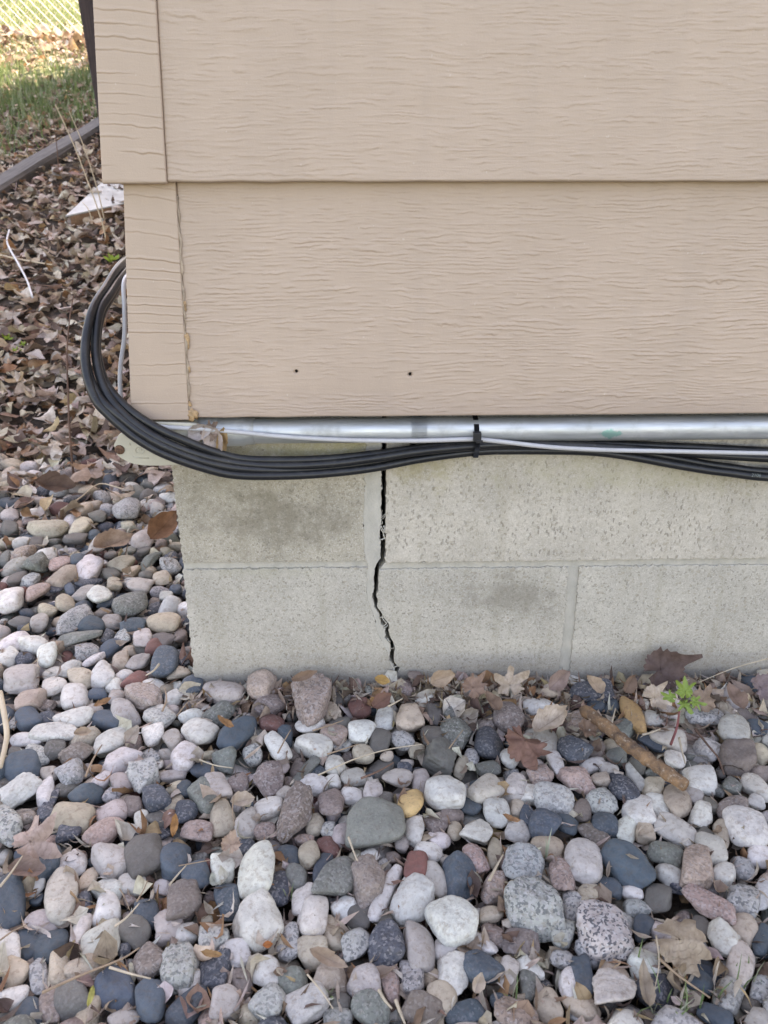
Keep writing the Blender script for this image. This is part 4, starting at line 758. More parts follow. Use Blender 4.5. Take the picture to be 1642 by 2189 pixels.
CN = dict(W=['chalky white', 'pale grey', 'whitish', 'pale cream'], P=['pale pinkish', 'pinkish grey', 'mauve-grey'], T=['tan', 'beige', 'pale tan', 'sandy'], K=['pink granite', 'salmon pink', 'rosy pink'], R=['dark red', 'brick red'],
          M=['purplish brown', 'brownish mauve', 'dull maroon'], B=['slate blue', 'dark blue-grey', 'dark slate'], G=['dark grey', 'grey-brown', 'charcoal'], D=['near-black', 'dark speckled', 'blackish'], S=['salt-and-pepper', 'speckled grey', 'grainy grey'], V=['greenish grey', 'grey-green', 'olive grey'], O=['orange-yellow', 'ochre'])
ROWS = []
for (ox, oy, sc, txt) in TILES:
    for r in txt.split('|'):
        q = r.split(); cx, cy, w_, h_, a = map(float, q[:5]); ROWS.append([ox + cx / sc, oy + cy / sc, w_ / sc, h_ / sc, a, q[5][0], len(q[5]) > 1])
keep = []                                             # stones measured twice where tiles overlap
for r in ROWS:
    if all(math.hypot(r[0] - k[0], r[1] - k[1]) > .42 * min(math.sqrt(r[2] * r[3]), math.sqrt(k[2] * k[3])) for k in keep): keep.append(r)
ROWS = sorted(keep, key=lambda r: -r[2] * r[3])
def ico(n):
    bm = bmesh.new(); bmesh.ops.create_icosphere(bm, subdivisions=n, radius=1); V = np.array([v.co[:] for v in bm.verts]); F = np.array([[v.index for v in f.verts] for f in bm.faces]); bm.free()
    return V / np.linalg.norm(V, axis=1)[:, None], F
ICO = {n: ico(n) for n in (2, 3, 4, 5)}
def stone_shape(n, rg, ang, rough=0.0):
    d = ICO[n][0]; k = 16 if not ang else 13
    N = rg.normal(size=(k, 3)); N /= np.linalg.norm(N, axis=1)[:, None]
    base = np.array([[1, 0, 0], [-1, 0, 0], [0, 1, 0], [0, -1, 0], [0, 0, 1], [0, 0, -1.]]) + rg.normal(0, .18 if not ang else .3, (6, 3)); base /= np.linalg.norm(base, axis=1)[:, None]
    N = np.vstack((N, base)); h = np.concatenate((rg.uniform(.86, 1.1, k) if not ang else rg.uniform(.74, 1.05, k), rg.uniform(.82, 1.0, 6)))
    p = rg.uniform(5, 10) if not ang else rg.uniform(13, 30)
    s = np.maximum(d @ N.T, 0) / h; r = (s ** p).sum(1) ** (-1 / p)
    V = d * r[:, None]
    for o, amp in ((2.2, .035), (4.5, .016), (9, .007 + rough), (18, .003 + rough * .6)):
        K = rg.normal(0, o, (4, 3)); ph = rg.uniform(0, 6, 4); V = V * (1 + amp * np.sin(V @ K.T + ph).sum(1) / 1.6)[:, None]
    lo, hi = V.min(0), V.max(0); return (V - (lo + hi) / 2) / ((hi - lo) / 2)
def stone_axes(px, py, w_, h_, a, zf=.8, flat=.86):
    """ellipsoid lying flat on the ground whose outline matches the measured ellipse"""
    dr = ray(px, py); dist = None
    hd = dr[:2] / np.linalg.norm(dr[:2]); sa = -dr[2] / np.linalg.norm(dr); ca = math.sqrt(1 - sa * sa)
    right = np.array((hd[1], -hd[0])); c, s = math.cos(rad(a)), math.sin(rad(a))
    Rm = np.array(((c, s), (-s, c)))                        # columns: w axis, h axis in (right, up)
    def solve(scale):
        S = Rm @ np.diag(((w_ / 2 * scale) ** 2, (h_ / 2 * scale) ** 2)) @ Rm.T
        Cz2 = zf ** 2 * min(w_, h_) ** 2 / 4 * scale ** 2; sxx = S[0, 0]; sxy = S[0, 1] / sa; syy = (S[1, 1] - ca * ca * Cz2) / sa ** 2
        syy = max(syy, sxy * sxy / sxx * 1.02 + 1e-8)
        ev, U = np.linalg.eigh(np.array(((sxx, sxy), (sxy, syy)))); return np.sqrt(ev), U, math.sqrt(Cz2)
    return solve, hd, right, sa
PLACED = []                                           # x, y, semi a, semi b, angle, z top
def make_stone_geo(cen, ax, U, Cz, hd, right, rg, code, ang, lvl):
    rough = .012 if (ang or code in 'SK') else .003
    V = stone_shape(lvl, rg, ang, rough) * np.array((ax[0], ax[1], Cz))
    tl_ = rot_euler(V, rg.normal(0, .07), rg.normal(0, .07), 0)
    e0 = U[0, 0] * right + U[1, 0] * hd; e1 = U[0, 1] * right + U[1, 1] * hd
    if e0[0] * e1[1] - e0[1] * e1[0] < 0: e1 = -e1
    M = np.array(((e0[0], e1[0], 0), (e0[1], e1[1], 0), (0, 0, 1)))
    return tl_ @ M.T
def stone_attrs(V, rg, code, n):
    c = np.array(ALB[code]) * rg.uniform(.78, 1.16) * (1 + rg.normal(0, .022, 3))
    spk = rg.uniform(.25, .55) if code == 'D' else rg.uniform(.5, .9) if code in 'S' else (rg.uniform(.3, .6) if code == 'K' else (rg.uniform(.1, .5) if code in 'VM' else (rg.uniform(0, .22) if rg.random() < .5 else 0)))
    vein = 1.0 if rg.random() < .22 and code in 'WPTM' else 0.0
    return np.tile((*np.clip(c, .01, .8), 1), (n, 1)), np.full(n, spk), np.full(n, vein), V + rg.uniform(-20, 20, 3)
srg = np.random.default_rng(5)
sizes = []
items = []
for r in ROWS:
    px, py, w_, h_, a, code, ang = r
    solve, hd, right, sa = stone_axes(px, py, w_, h_, a, zf=srg.uniform(.62, .85))
    p = at_hill(px, py, 0.0) if px < 400 and py < 1200 else at_z(px, py, 0.0)
    dep = (p - CAM).dot(Fv); ax, U, Cz = solve(dep / FPX * 1.02)
    up = float(np.clip((math.sqrt(ax[0] * ax[1]) - .014) * .55, -.009, .013)) + srg.uniform(-.002, .002)
    # slide along the sight line to the height it lies at
    d = ray(px, py) / FPX; t = (p - CAM)[2] / d[2]; t2 = t + up / d[2]; p = CAM + d * t2
    k = t2 / t; ax = ax * k; Cz *= k
    q0 = hd[1] * U[1] + right[1] * U[0]; by = math.sqrt(((q0 * ax) ** 2).sum())   # half extent in y
    if p[0] > XL + .005 and p[1] > -by * .93:
        t3 = t2 * (-by * .93 - CAM[1]) / (p[1] - CAM[1]); p = CAM + d * t3; ax *= t3 / t2; Cz *= t3 / t2
    items.append([r, p, ax, U, Cz, hd, right])
# ---- filler stones between and below the measured ones, on a plan grid
RES = .002; GX0, GY0, GW, GH = -1.15, -.80, 1060, 800
occ = np.zeros((GH, GW), np.float32)
yy, xx = np.mgrid[0:GH, 0:GW]; wx_ = GX0 + (xx + .5) * RES; wy_ = GY0 + (yy + .5) * RES
occ[(wx_ > XL - .002) & (wy_ > -.004)] = 9
def stamp(x, y, R, shrink=.92):
    i0, i1 = int((x - R - GX0) / RES), int((x + R - GX0) / RES) + 1; j0, j1 = int((y - R - GY0) / RES), int((y + R - GY0) / RES) + 1
    if i0 < 0 or j0 < 0 or i1 >= GW or j1 >= GH: return None
    return slice(j0, j1), slice(i0, i1)
for (r, p, ax, U, Cz, hd, right) in items:
    R = max(ax) * 1.05; s = stamp(p[0], p[1], R)
    if s is None: continue
    dx = wx_[s] - p[0]; dy = wy_[s] - p[1]; u = dx * right[0] + dy * right[1]; v = dx * hd[0] + dy * hd[1]
    e0 = (u * U[0, 0] + v * U[1, 0]) / ax[0]; e1 = (u * U[0, 1] + v * U[1, 1]) / ax[1]
    occ[s] = np.maximum(occ[s], (e0 ** 2 + e1 ** 2 < .95).astype(np.float32))
frg = np.random.default_rng(23); fill = []
codes = list('WWWWWWWPPPPTTTTKKMMBBBBGGGDDSSSVVR')
def gravel_ok(x, y):
    lim = .62 + .10 * math.sin(x * 9); return y < lim and not (x > XL - .004 and y > -.004)
for Rm_, tries, zc_ in ((.019, 5000, -.003), (.015, 9000, -.006), (.012, 16000, -.010), (.009, 26000, -.012), (.0065, 30000, -.010)):
    for _ in range(tries):
        x = frg.uniform(GX0 + .03, GX0 + GW * RES - .03); y = frg.uniform(GY0 + .03, .74); R = Rm_ * frg.uniform(.8, 1.15)
        if not gravel_ok(x, y): continue
        s = stamp(x, y, R)
        if s is None or occ[(int((y - GY0) / RES), int((x - GX0) / RES))] > 0: continue
        dx = wx_[s] - x; dy = wy_[s] - y; an_ = frg.uniform(0, 3.14); ar = frg.uniform(.62, 1); u = (dx * math.cos(an_) + dy * math.sin(an_)) / R; v = (-dx * math.sin(an_) + dy * math.cos(an_)) / (R * ar); m = u * u + v * v < 1
        if occ[s][m].mean() > (.16 if Rm_ > .01 else .30): continue
        occ[s][m] = 1; fill.append((x, y, zc_ + float(hill(x, y)) + frg.uniform(-.002, .002), R, R * ar, R * frg.uniform(.5, .75), an_, True))
ntop = len(fill)
for _ in range(4300):                                 # the bed below
    x = frg.uniform(GX0 - .1, 1.0); y = frg.uniform(GY0 - .1, .76)
    if gravel_ok(x, y): R = frg.uniform(.009, .019); fill.append((x, y, -.021 + float(hill(x, y)) + frg.uniform(-.004, .006), R, R * frg.uniform(.6, 1), R * .6, frg.uniform(0, 3.14), False))
Vs, Fs, Cs, Ks, Ns, Ls = [], [], [], [], [], []; o_ = 0
HERO = items[:300]; REST = items[300:]
for (r, p, ax, U, Cz, hd, right) in REST:
    V = make_stone_geo(p, ax, U, Cz, hd, right, frg, r[5], r[6], 4); a1, a2, a3, a4 = stone_attrs(V, frg, r[5], len(V))
    Vs.append(V + p); Fs.append(ICO[4][1] + o_); Cs.append(a1); Ks.append(a2); Ns.append(a3); Ls.append(a4); o_ += len(V)
for (x, y, z, A, B, Cc, an_, top) in fill:
    lv = 3 if top and A > .008 else 2; code = codes[frg.integers(len(codes))]; ang = frg.random() < .3
    V = rot_euler(stone_shape(lv, frg, ang, .004) * (A, B, Cc), frg.normal(0, .22), frg.normal(0, .22), an_)
    a1, a2, a3, a4 = stone_attrs(V, frg, code, len(V)); Vs.append(V + (x, y, z)); Fs.append(ICO[lv][1] + o_); Cs.append(a1); Ks.append(a2); Ns.append(a3); Ls.append(a4); o_ += len(V)
gv = mesh_np('gravel', np.vstack(Vs), np.vstack(Fs), M_STONE, None, True, {'col': np.vstack(Cs), 'spk': np.concatenate(Ks), 'vein': np.concatenate(Ns), 'lp': np.vstack(Ls)})
tag(gv, 'small mixed river gravel filling the gaps between the larger stones', 'gravel', kind='stuff')
# ---- the 300 largest stones, each a thing of its own
LM = [('the crack in the wall', 845, 1462), ('the green seedling', 1455, 1500), ('the thick brown stick', 1340, 1595), ('the wall corner', 410, 1452), ('the large tan leaf', 1452, 2008), ('the crumpled leaf', 62, 1800),
      ('the rusty brown leaf', 345, 1130), ('the pale maple leaf', 1090, 1465), ('the big grey-green boulder', 803, 1765), ('the black-and-white granite stone', 1288, 1994), ('the cream rounded-square stone', 951, 1696), ('the orange stone', 878, 1718),
      ('the pointed slate slab', 1342, 1850), ('the yellow oblong stone', 1353, 1533), ('the big round pale stone', 551, 1974), ('the curved finger-like stone', 823, 1907), ('the dark red stone', 891, 1857), ('the broad grey pear-shaped stone', 308, 1834),
      ('the white triangular stone', 1313, 2122), ('the long mauve block stone', 633, 1736), ('the wide lavender stone', 968, 1963), ('the round blue-black stone', 1165, 1764), ('the pink granite boulder', 661, 1499), ('the long slate stone', 509, 1567),
      ('the teal-grey upright stone', 355, 1415), ('the flat warm-grey disc stone', 47, 1449), ('the yellowish round stone', 425, 1567), ('the big blue left-edge stone', 23, 1927), ('the brown block stone', 787, 1890), ('the rosy bottom stone', 1104, 2169)]
SELF = {p: lab for p, lab in (
 ('the big grey-green boulder', 'largest stone, a rough grey-green boulder beside the orange stone'), ('the black-and-white granite stone', 'large round black-and-white speckled granite stone left of the tan leaf'),
 ('the cream rounded-square stone', 'large smooth cream stone shaped like a rounded square, right of orange stone'), ('the orange stone', 'bright orange pitted stone between the boulder and the cream stone'),
 ('the pointed slate slab', 'flat dark slate slab pointed like a leaf at its right end'), ('the yellow oblong stone', 'smooth yellow oblong stone standing above the thick stick'),
 ('the big round pale stone', 'big round pale grey stone, the roundest in the foreground'), ('the curved finger-like stone', 'long curved pale finger-like stone beside the brown block stone'),
 ('the dark red stone', 'dark red rounded stone, the reddest one in the foreground'), ('the broad grey pear-shaped stone', 'broad matte grey stone narrowing downward, lower left'),
 ('the white triangular stone', 'large white triangular stone near the bottom edge'), ('the long mauve block stone', 'long mauve block-shaped stone standing upright left of the boulder'),
 ('the wide lavender stone', 'wide smooth lavender-white egg stone below the dark red stone'), ('the round blue-black stone', 'smooth round blue-black stone, darkest in the right half'),
 ('the pink granite boulder', 'pink-brown granite boulder against the foundation foot'), ('the long slate stone', 'long slanting dark slate stone below the wall corner'),
 ('the teal-grey upright stone', 'upright teal-grey stone touching the left side of the foundation corner'), ('the flat warm-grey disc stone', 'flat warm-grey disc stone at the left photo edge'),
 ('the yellowish round stone', 'yellowish-white round stone left of the long slate stone'), ('the big blue left-edge stone', 'big blue-grey stone cut by the left photo edge'),
 ('the brown block stone', 'purplish brown block stone with flat facets below the boulder'), ('the rosy bottom stone', 'rosy pink stone cut by the bottom edge'))}
def dirword(dx, dy):
    a = math.degrees(math.atan2(dy, dx)) % 360
    return ['right of', 'below and right of', 'below', 'below and left of', 'left of', 'above and left of', 'above', 'above and right of'][int(((a + 22.5) % 360) // 45)]
owner = {}
for (nm, x, y) in LM:
    if nm in SELF:
        j = min(range(300), key=lambda k: math.hypot(HERO[k][0][0] - x, HERO[k][0][1] - y)); owner[j] = nm
used = set()
def describe(k):
    r = HERO[k][0]; x, y, w_, h_, a, code, ang = r
    if k in owner: return SELF[owner[k]]
    lms = sorted(LM, key=lambda l: math.hypot(l[1] - x, l[2] - y)); asp = max(w_, h_) / min(w_, h_); A = math.sqrt(w_ * h_)
    size = 'large' if A > 72 else ('mid-sized' if A > 55 else 'small'); shp = ('angular' if ang else 'long' if asp > 1.65 else 'oval' if asp > 1.25 else 'round')
    nb = sorted((m for m in range(len(HERO)) if m != k), key=lambda m: math.hypot(HERO[m][0][0] - x, HERO[m][0][1] - y))
    for cn in CN[code]:
        for lm in lms[:2]:
            s = f'{size} {cn} {shp} stone {dirword(x - lm[1], y - lm[2])} {lm[0]}'
            if s not in used: return s
    for m in nb[:4]:
        q = HERO[m][0]; cn = CN[code][0]; lm = lms[0]
        s = f'{size} {cn} {shp} stone {dirword(x - lm[1], y - lm[2])} {lm[0]}, next to a {CN[q[5]][0]} one'
        if s not in used: return s
    return s
for k, (r, p, ax, U, Cz, hd, right) in enumerate(HERO):
    sg = np.random.default_rng(1000 + k); lvl = 5 if k < 60 else 4
    V = make_stone_geo(p, ax, U, Cz, hd, right, sg, r[5], r[6], lvl); a1, a2, a3, a4 = stone_attrs(V, sg, r[5], len(V))
    if k in owner and owner[k] == 'the black-and-white granite stone': a1[:, :3] = (.50, .44, .42); a2[:] = 1.6
    ob = mesh_np('river_stone', V, ICO[lvl][1], M_STONE, None, True, {'col': a1, 'spk': a2, 'vein': a3, 'lp': a4}); ob.location = p
    lab = describe(k); used.add(lab); tag(ob, lab, 'stone', 'river stones bedded against the foundation')
# ---------------------------------------------------------------- single leaves, sticks, straws and a seedling among the stones
def lobed_leaf(R, rg, lobes, depth, curl, nr=7, na=60):
    th = np.linspace(-math.pi, math.pi, na, endpoint=False); r = np.full(na, .0); lobes = [(c + rg.normal(0, .10), w_ * rg.uniform(.8, 1.25), l_ * rg.uniform(.78, 1.1)) for c, w_, l_ in lobes]
    for (c, w_, l_) in lobes: r = np.maximum(r, l_ * np.exp(-np.abs((th - c) / w_ / 1.12) ** 2.3))
    r = np.maximum(r, depth) * (1 + .10 * np.sin(th * 19 + 1) * (rg.random(na) * .6 + .4)); r[np.abs(np.abs(th) - math.pi) < .12] *= .3
    t = np.linspace(.04, 1, nr); Rg, Tg = np.meshgrid(t, np.arange(na), indexing='ij'); x = Rg * (r * np.cos(th))[Tg] * R; y = Rg * (r * np.sin(th))[Tg] * R
    z = curl[0] * x * x / R + curl[1] * x * y / R + curl[2] * y * y / R + .13 * R * np.sin(x / R * rg.uniform(3, 6) + rg.uniform(0, 6)) * np.sin(y / R * rg.uniform(3, 6) + rg.uniform(0, 6)) + .09 * R * Rg ** 2 * np.sin(th * 7 + rg.uniform(0, 6))[Tg]
    V = np.stack((x, y, z), -1).reshape(-1, 3); i = np.arange(nr * na).reshape(nr, na); F = []
    for a in range(nr - 1):
        for b in range(na): F.append((i[a, b], i[a + 1, b], i[a + 1, (b + 1) % na], i[a, (b + 1) % na]))
    dl = np.min(np.abs(th[:, None] - np.array([c for c, _, _ in lobes])[None]), axis=1)
    lp = np.stack((Rg * .8, (Rg * dl[Tg]) * 1.4 + .05, Rg * 0), -1).reshape(-1, 3)
    F.append(tuple(i[0, ::-1])); return V, F, lp
MAPLE = [(0, .44, 1.0), (.98, .42, .92), (-.98, .42, .92), (2.0, .42, .66), (-2.0, .42, .66)]
OAK = [(0, .34, 1.0), (.62, .3, .88), (-.66, .3, .86), (1.35, .36, .74), (-1.4, .36, .72), (2.3, .5, .62), (-2.3, .5, .62)]
def place_leaf(px, py, size, kind, col, label, rz=0, tx=.1, ty=.1, lift=.016, curl=(.3, .2, .4), seed=0, wall=None, cat='leaf', name='dry_leaf'):
    rg_ = np.random.default_rng(seed + int(px)); p = at_z(px, py, lift) if not (px < 400 and py < 1300) else at_hill(px, py, lift)
    if p[0] > XL - .002 and p[1] > -.012: p = at_y(px, py, -.014 if wall is None else wall)
    s = size * (p - CAM).dot(Fv) / FPX
    if kind == 'maple': V, F, lp = lobed_leaf(s * .55, rg_, MAPLE, .50, curl)
    elif kind == 'oak': V, F, lp = lobed_leaf(s * .55, rg_, OAK, .62, curl)
    else:
        w_ = {'ovate': .62, 'lance': .8, 'strip': .34}[kind]; V, F, lp = leaf_arrays(s, s * w_, 'ovate' if kind != 'lance' else 'lance', rg_, curl, .35, None, 14, 7)
    V = rot_euler(rot_euler(V, 0, 0, rz), tx, ty, 0)
    if p[0] > XL and (V[:, 1] + p[1]).max() > -.001: p[1] -= (V[:, 1] + p[1]).max() + .001
    o = mesh_np(name, V, F, M_LEAF, None, True, {'col': np.tile((*col, 1), (len(V), 1)), 'lp': lp}); o.location = p
    return tag(o, label, cat)
TAN = (.46, .35, .26); PALE = (.55, .46, .38); BRN = (.25, .165, .12); RED = (.24, .13, .10); DRK = (.16, .11, .10); ORG = (.50, .25, .10); PNK = (.46, .35, .31)
for i_, a_ in enumerate([
 (1090, 1465, 84, 'maple', PALE, 'pale tan maple leaf propped against the wall right of the crack', 1.7, .9, .1, .02, (.6, .4, .8)),
 (1192, 1455, 62, 'ovate', (.34, .25, .22), 'curled grey-brown leaf below the vertical mortar joint', .9, .8, .3, .03),
 (1412, 1432, 120, 'oak', DRK, 'dark crumpled brown leaf against the wall above the dark blue stone', .2, .9, -.1, .02, (1.1, .6, .8)),
 (1120, 1588, 125, 'oak', RED, 'reddish-brown lobed leaf draped over stones below the maple leaf', -.6, .2, .3, .018, (.7, .5, -.6)),
 (1178, 1545, 92, 'ovate', PALE, 'pale beige curled leaf right of the round brown stone', .5, .3, -.2, .02),
 (1400, 1492, 80, 'oak', PALE, 'beige folded leaf between the dark stone and the seedling', .3, .5, .3, .024),
 (1345, 1462, 46, 'ovate', BRN, 'small brown curled leaf just right of the dark blue stone', 1.2, .9, .3, .026),
 (1568, 1492, 66, 'ovate', (.28, .19, .15), 'brown leaf lying over a pale stone right of the seedling', 1.8, .35, .2, .03),
 (1628, 1470, 80, 'oak', (.27, .21, .22), 'purplish grey leaf at the right photo edge by the wall', .6, .7, .3, .02),
 (1452, 2008, 158, 'oak', (.42, .34, .26), 'largest fallen leaf, broad and tan, right of the speckled granite stone', -.35, .2, .05, .022, (-.5, .3, -.5)),
 (64, 1800, 122, 'maple', PNK, 'crumpled pinkish-tan maple leaf near the left edge', .7, .35, .1, .022, (.7, .5, -.6)),
 (58, 1862, 78, 'ovate', (.27, .19, .16), 'small dull brown leaf just below the pinkish-tan one', .1, .2, .2, .012),
 (347, 1128, 86, 'ovate', (.26, .13, .07), 'rusty brown leaf leaning on the left side of the foundation', 1.3, .6, .5, .028),
 (243, 1163, 84, 'ovate', (.37, .26, .19), 'tan-brown folded leaf left of the rusty leaf on the gravel', .6, .4, .2, .024),
 (816, 1455, 34, 'ovate', (.50, .32, .12), 'small yellow-tan leaf at the foot of the crack', 0, .7, .3, .034),
 (650, 1446, 60, 'strip', (.30, .20, .14), 'curled brown leaf strip above the pink granite boulder', .5, .7, .2, .034),
 (177, 1567, 36, 'ovate', TAN, 'small tan leaf scrap on the curved pale stone at left', .3, .4, .2, .024),
 (283, 1572, 44, 'ovate', (.42, .36, .31), 'ribbed grey-tan leaf scrap left of the cream oval stone', 1.2, .4, .2, .016),
 (118, 1040, 84, 'ovate', (.14, .085, .06), 'dark brown folded leaf on stones below the bare sapling', .2, .5, .3, .03),
 (1378, 2105, 95, 'strip', (.33, .27, .21), 'long grey-brown leaf right of the white triangular stone', 1.5, .3, .1, .026),
 (815, 1500, 52, 'ovate', RED, 'dark reddish curled leaf just below the foot of the crack', .8, .6, .3, .02),
 (945, 1450, 58, 'ovate', TAN, 'curled tan leaf against the wall just right of the crack', .4, .9, .1, .03),
 (1010, 1470, 66, 'oak', (.33, .22, .17), 'brown leaf against the wall between crack and maple leaf', .9, .7, .1, .024),
 (1050, 1500, 50, 'ovate', BRN, 'small brown leaf below and left of the maple leaf', 2.2, .4, .3, .02),
 (1270, 1462, 50, 'ovate', TAN, 'tan leaf piece just above the dark blue stone', 2.6, .8, .3, .026),
 (1500, 1500, 74, 'oak', (.34, .25, .19), 'brown leaf just right of the green seedling top', 1.1, .5, .2, .02),
 (1255, 1560, 60, 'oak', BRN, 'dark brown curled leaf under the upper end of the thick stick', .5, .3, .2, .014),
 (702, 2050, 88, 'strip', (.42, .32, .25), 'curled tan leaf strip below the big round pale stone', -.3, .5, .2, .026),
 (518, 1712, 54, 'ovate', PALE, 'pale folded leaf left of the long mauve stone', .4, .4, .3, .016),
 (1022, 2102, 44, 'ovate', PALE, 'pale leaf fragment near the bottom, right of centre', 1.2, .5, .2, .02),
 (493, 1806, 60, 'oak', (.44, .32, .25), 'tan leaf scrap on the pink stone left of centre', 1.4, .3, .2, .024),
 (452, 2040, 46, 'lance', (.44, .26, .12), 'narrow orange leaf below a speckled stone, lower left', -.1, .3, .1, .022),
 (572, 2020, 22, 'ovate', (.50, .18, .06), 'tiny bright orange leaf scrap under the big round pale stone', .3, .5, .3, .014),
 (1090, 1750, 40, 'lance', (.38, .21, .11), 'narrow orange-brown leaf left of the round blue-black stone', -.3, .3, .2, .016),
 (220, 1502, 38, 'lance', (.38, .21, .11), 'orange-brown bud scale above the dark oval stone at left', .7, .5, .2, .022),
 (373, 1766, 48, 'lance', (.42, .21, .08), 'upright orange-brown bud scale above the dark grey stones', 1.6, .5, .1, .018),
 (482, 1545, 44, 'lance', (.38, .20, .09), 'brown bud scale lying beside the long slate stone', -.5, .4, .2, .024),
 (195, 2130, 40, 'lance', (.42, .40, .12), 'yellow-green narrow leaf near the lower left corner', 1.5, .5, .1, .024)]): place_leaf(*a_, seed=i_)
def straw(pts, r, col_m, label, lift=.016, name='straw', cat='straw', taper=.5):
    Q = []
    for q in pts:
        p = at_z(q[0], q[1], lift if len(q) < 3 else q[2])
        if p[0] > XL and p[1] > -.004: p = at_y(q[0], q[1], -.004)
        Q.append(p)
    P = catmull(Q, 6); V, F = tube(P, np.linspace(r, r * taper, len(P)) * .62, 6)
    return tag(mesh_np(name, V, F, col_m, None, True), label, cat)
M_ST2 = plain('pale_straw', (.46, .38, .28), .6, 0, .2, 90, .0003); M_ST3 = plain('brown_straw', (.30, .21, .14), .7, 0, .3, 90, .0004)
for a_ in [
 ([(680, 1657), (760, 1622), (830, 1602), (902, 1591)], .0013, M_ST2, 'long pale straw lying slanted above the grey-green boulder', .026),
 ([(183, 1660), (198, 1625), (218, 1592)], .0018, M_ST3, 'grey-brown dry stem between stones at left', .02),
 ([(1641, 1408), (1570, 1428), (1495, 1458)], .0012, M_ST2, 'thin tan twig leaning up the wall at the right edge', .03),
 ([(90, 2122), (180, 2082), (260, 2050), (298, 2026)], .0016, M_ST3, 'long thin grey twig across stones at lower left', .024),
 ([(234, 2068), (280, 2082), (322, 2092)], .0016, M_ST2, 'short straw crossing just below the long grey twig', .026),
 ([(245, 1981), (272, 1960), (298, 1931)], .0016, M_ST2, 'straw piece left of the big slate stones, lower left', .02),
 ([(292, 1928), (305, 1906), (316, 1882)], .0010, M_ST3, 'thin brown straw under the broad grey pear-shaped stone', .018),
 ([(256, 1900), (268, 1922), (277, 1945)], .0009, M_ST3, 'thin straw crossing the gap left of the pear-shaped stone', .018),
 ([(362, 1892), (380, 1870), (398, 1850)], .0014, M_ST2, 'pale straw beside the brown square stone, lower left', .024),
 ([(382, 1851), (420, 1844), (452, 1838)], .0009, M_ST3, 'thin brown twig above the brown square stone', .024),
 ([(657, 2083), (688, 2120), (712, 2156)], .0012, M_ST2, 'thin straw over the pale oblong stone near the bottom', .026),
 ([(810, 2116), (824, 2140), (838, 2156)], .0020, M_ST2, 'broad straw pointing down near the bottom, right of centre', .02),
 ([(846, 2138), (856, 2165), (866, 2189)], .0022, M_ST2, 'broad straw cut by the bottom edge', .02),
 ([(745, 1790), (754, 1815), (764, 1840)], .0016, M_ST2, 'whitish sliver above the brown block stone', .026),
 ([(1046, 1882), (1060, 1855), (1076, 1826)], .0020, M_ST2, 'pale husk beside the grainy pink-white stone, right of centre', .022),
 ([(1403, 2000), (1409, 2060), (1398, 2122)], .0010, M_ST2, 'thin upright straw in front of the largest tan leaf', .026),
 ([(1408, 2048), (1450, 2085), (1518, 2133)], .0018, M_ST3, 'brown twig running below the largest tan leaf', .020),
 ([(1486, 1558), (1515, 1595), (1535, 1620), (1548, 1655)], .0020, M_TWIG, 'bent brown twig right of the thick stick', .020),
 ([(1452, 1578), (1458, 1605), (1465, 1632)], .0020, M_ST2, 'white splinter right of the seedling stem', .022),
 ([(1373, 1571), (1392, 1566), (1412, 1558)], .0020, M_ST2, 'white splinter just below the yellow oblong stone', .020),
 ([(1308, 1545), (1312, 1530), (1316, 1514)], .0018, M_ST2, 'short upright straw left of the yellow oblong stone', .022),
 ([(426, 1624), (460, 1636), (498, 1642)], .0013, M_ST2, 'whitish straw below the yellowish round stone', .022),
 ([(594, 1610), (610, 1580), (622, 1560)], .0013, M_ST3, 'brown stem above the speckled stones left of centre', .02),
 ([(668, 1562), (700, 1552), (734, 1540)], .0014, M_ST3, 'brown straw above the round pale stones near the wall', .024),
 ([(700, 1612), (732, 1602), (768, 1590)], .0014, M_ST3, 'brown straw above the long pale straw', .018),
 ([(772, 1664), (810, 1648), (842, 1630)], .0018, M_TWIG, 'dark brown twig ending below the long pale straw', .020),
 ([(830, 1510), (845, 1502), (860, 1494)], .0018, M_ST2, 'pale splinter between stones below the crack', .024),
 ([(347, 1520), (356, 1495), (352, 1470)], .0018, M_ST3, 'upright brown straw below the teal-grey stone', .024),
 ([(378, 1530), (392, 1512), (404, 1498)], .0012, M_ST3, 'thin brown straw below the wall corner', .022),
 ([(340, 1420), (328, 1434), (312, 1444)], .0022, M_ST2, 'pale husk left of the teal-grey upright stone', .024),
 ([(82, 1425), (80, 1412), (84, 1396)], .0010, M_ST2, 'thin straw behind the flat warm-grey disc stone', .02),
 ([(500, 1700), (497, 1735), (502, 1765)], .0011, M_ST3, 'thin brown stem crossing stones left of the mauve block stone', .022),
 ([(1312, 2068), (1326, 2058), (1310, 2050)], .0010, M_ST3, 'tiny bent straw above the white triangular stone', .022),
 ([(0, 2010), (28, 1990), (55, 1978)], .0012, M_ST3, 'thin twig cut by the left edge near the bottom', .02),
 ([(0, 1895), (22, 1868), (48, 1830)], .0018, M_ST2, 'pale stem running from the left edge to the crumpled leaf', .024),
 ([(960, 1600), (975, 1580), (990, 1560)], .0010, M_ST3, 'thin straw above the big grey angular stone', .022)]: straw(*a_)
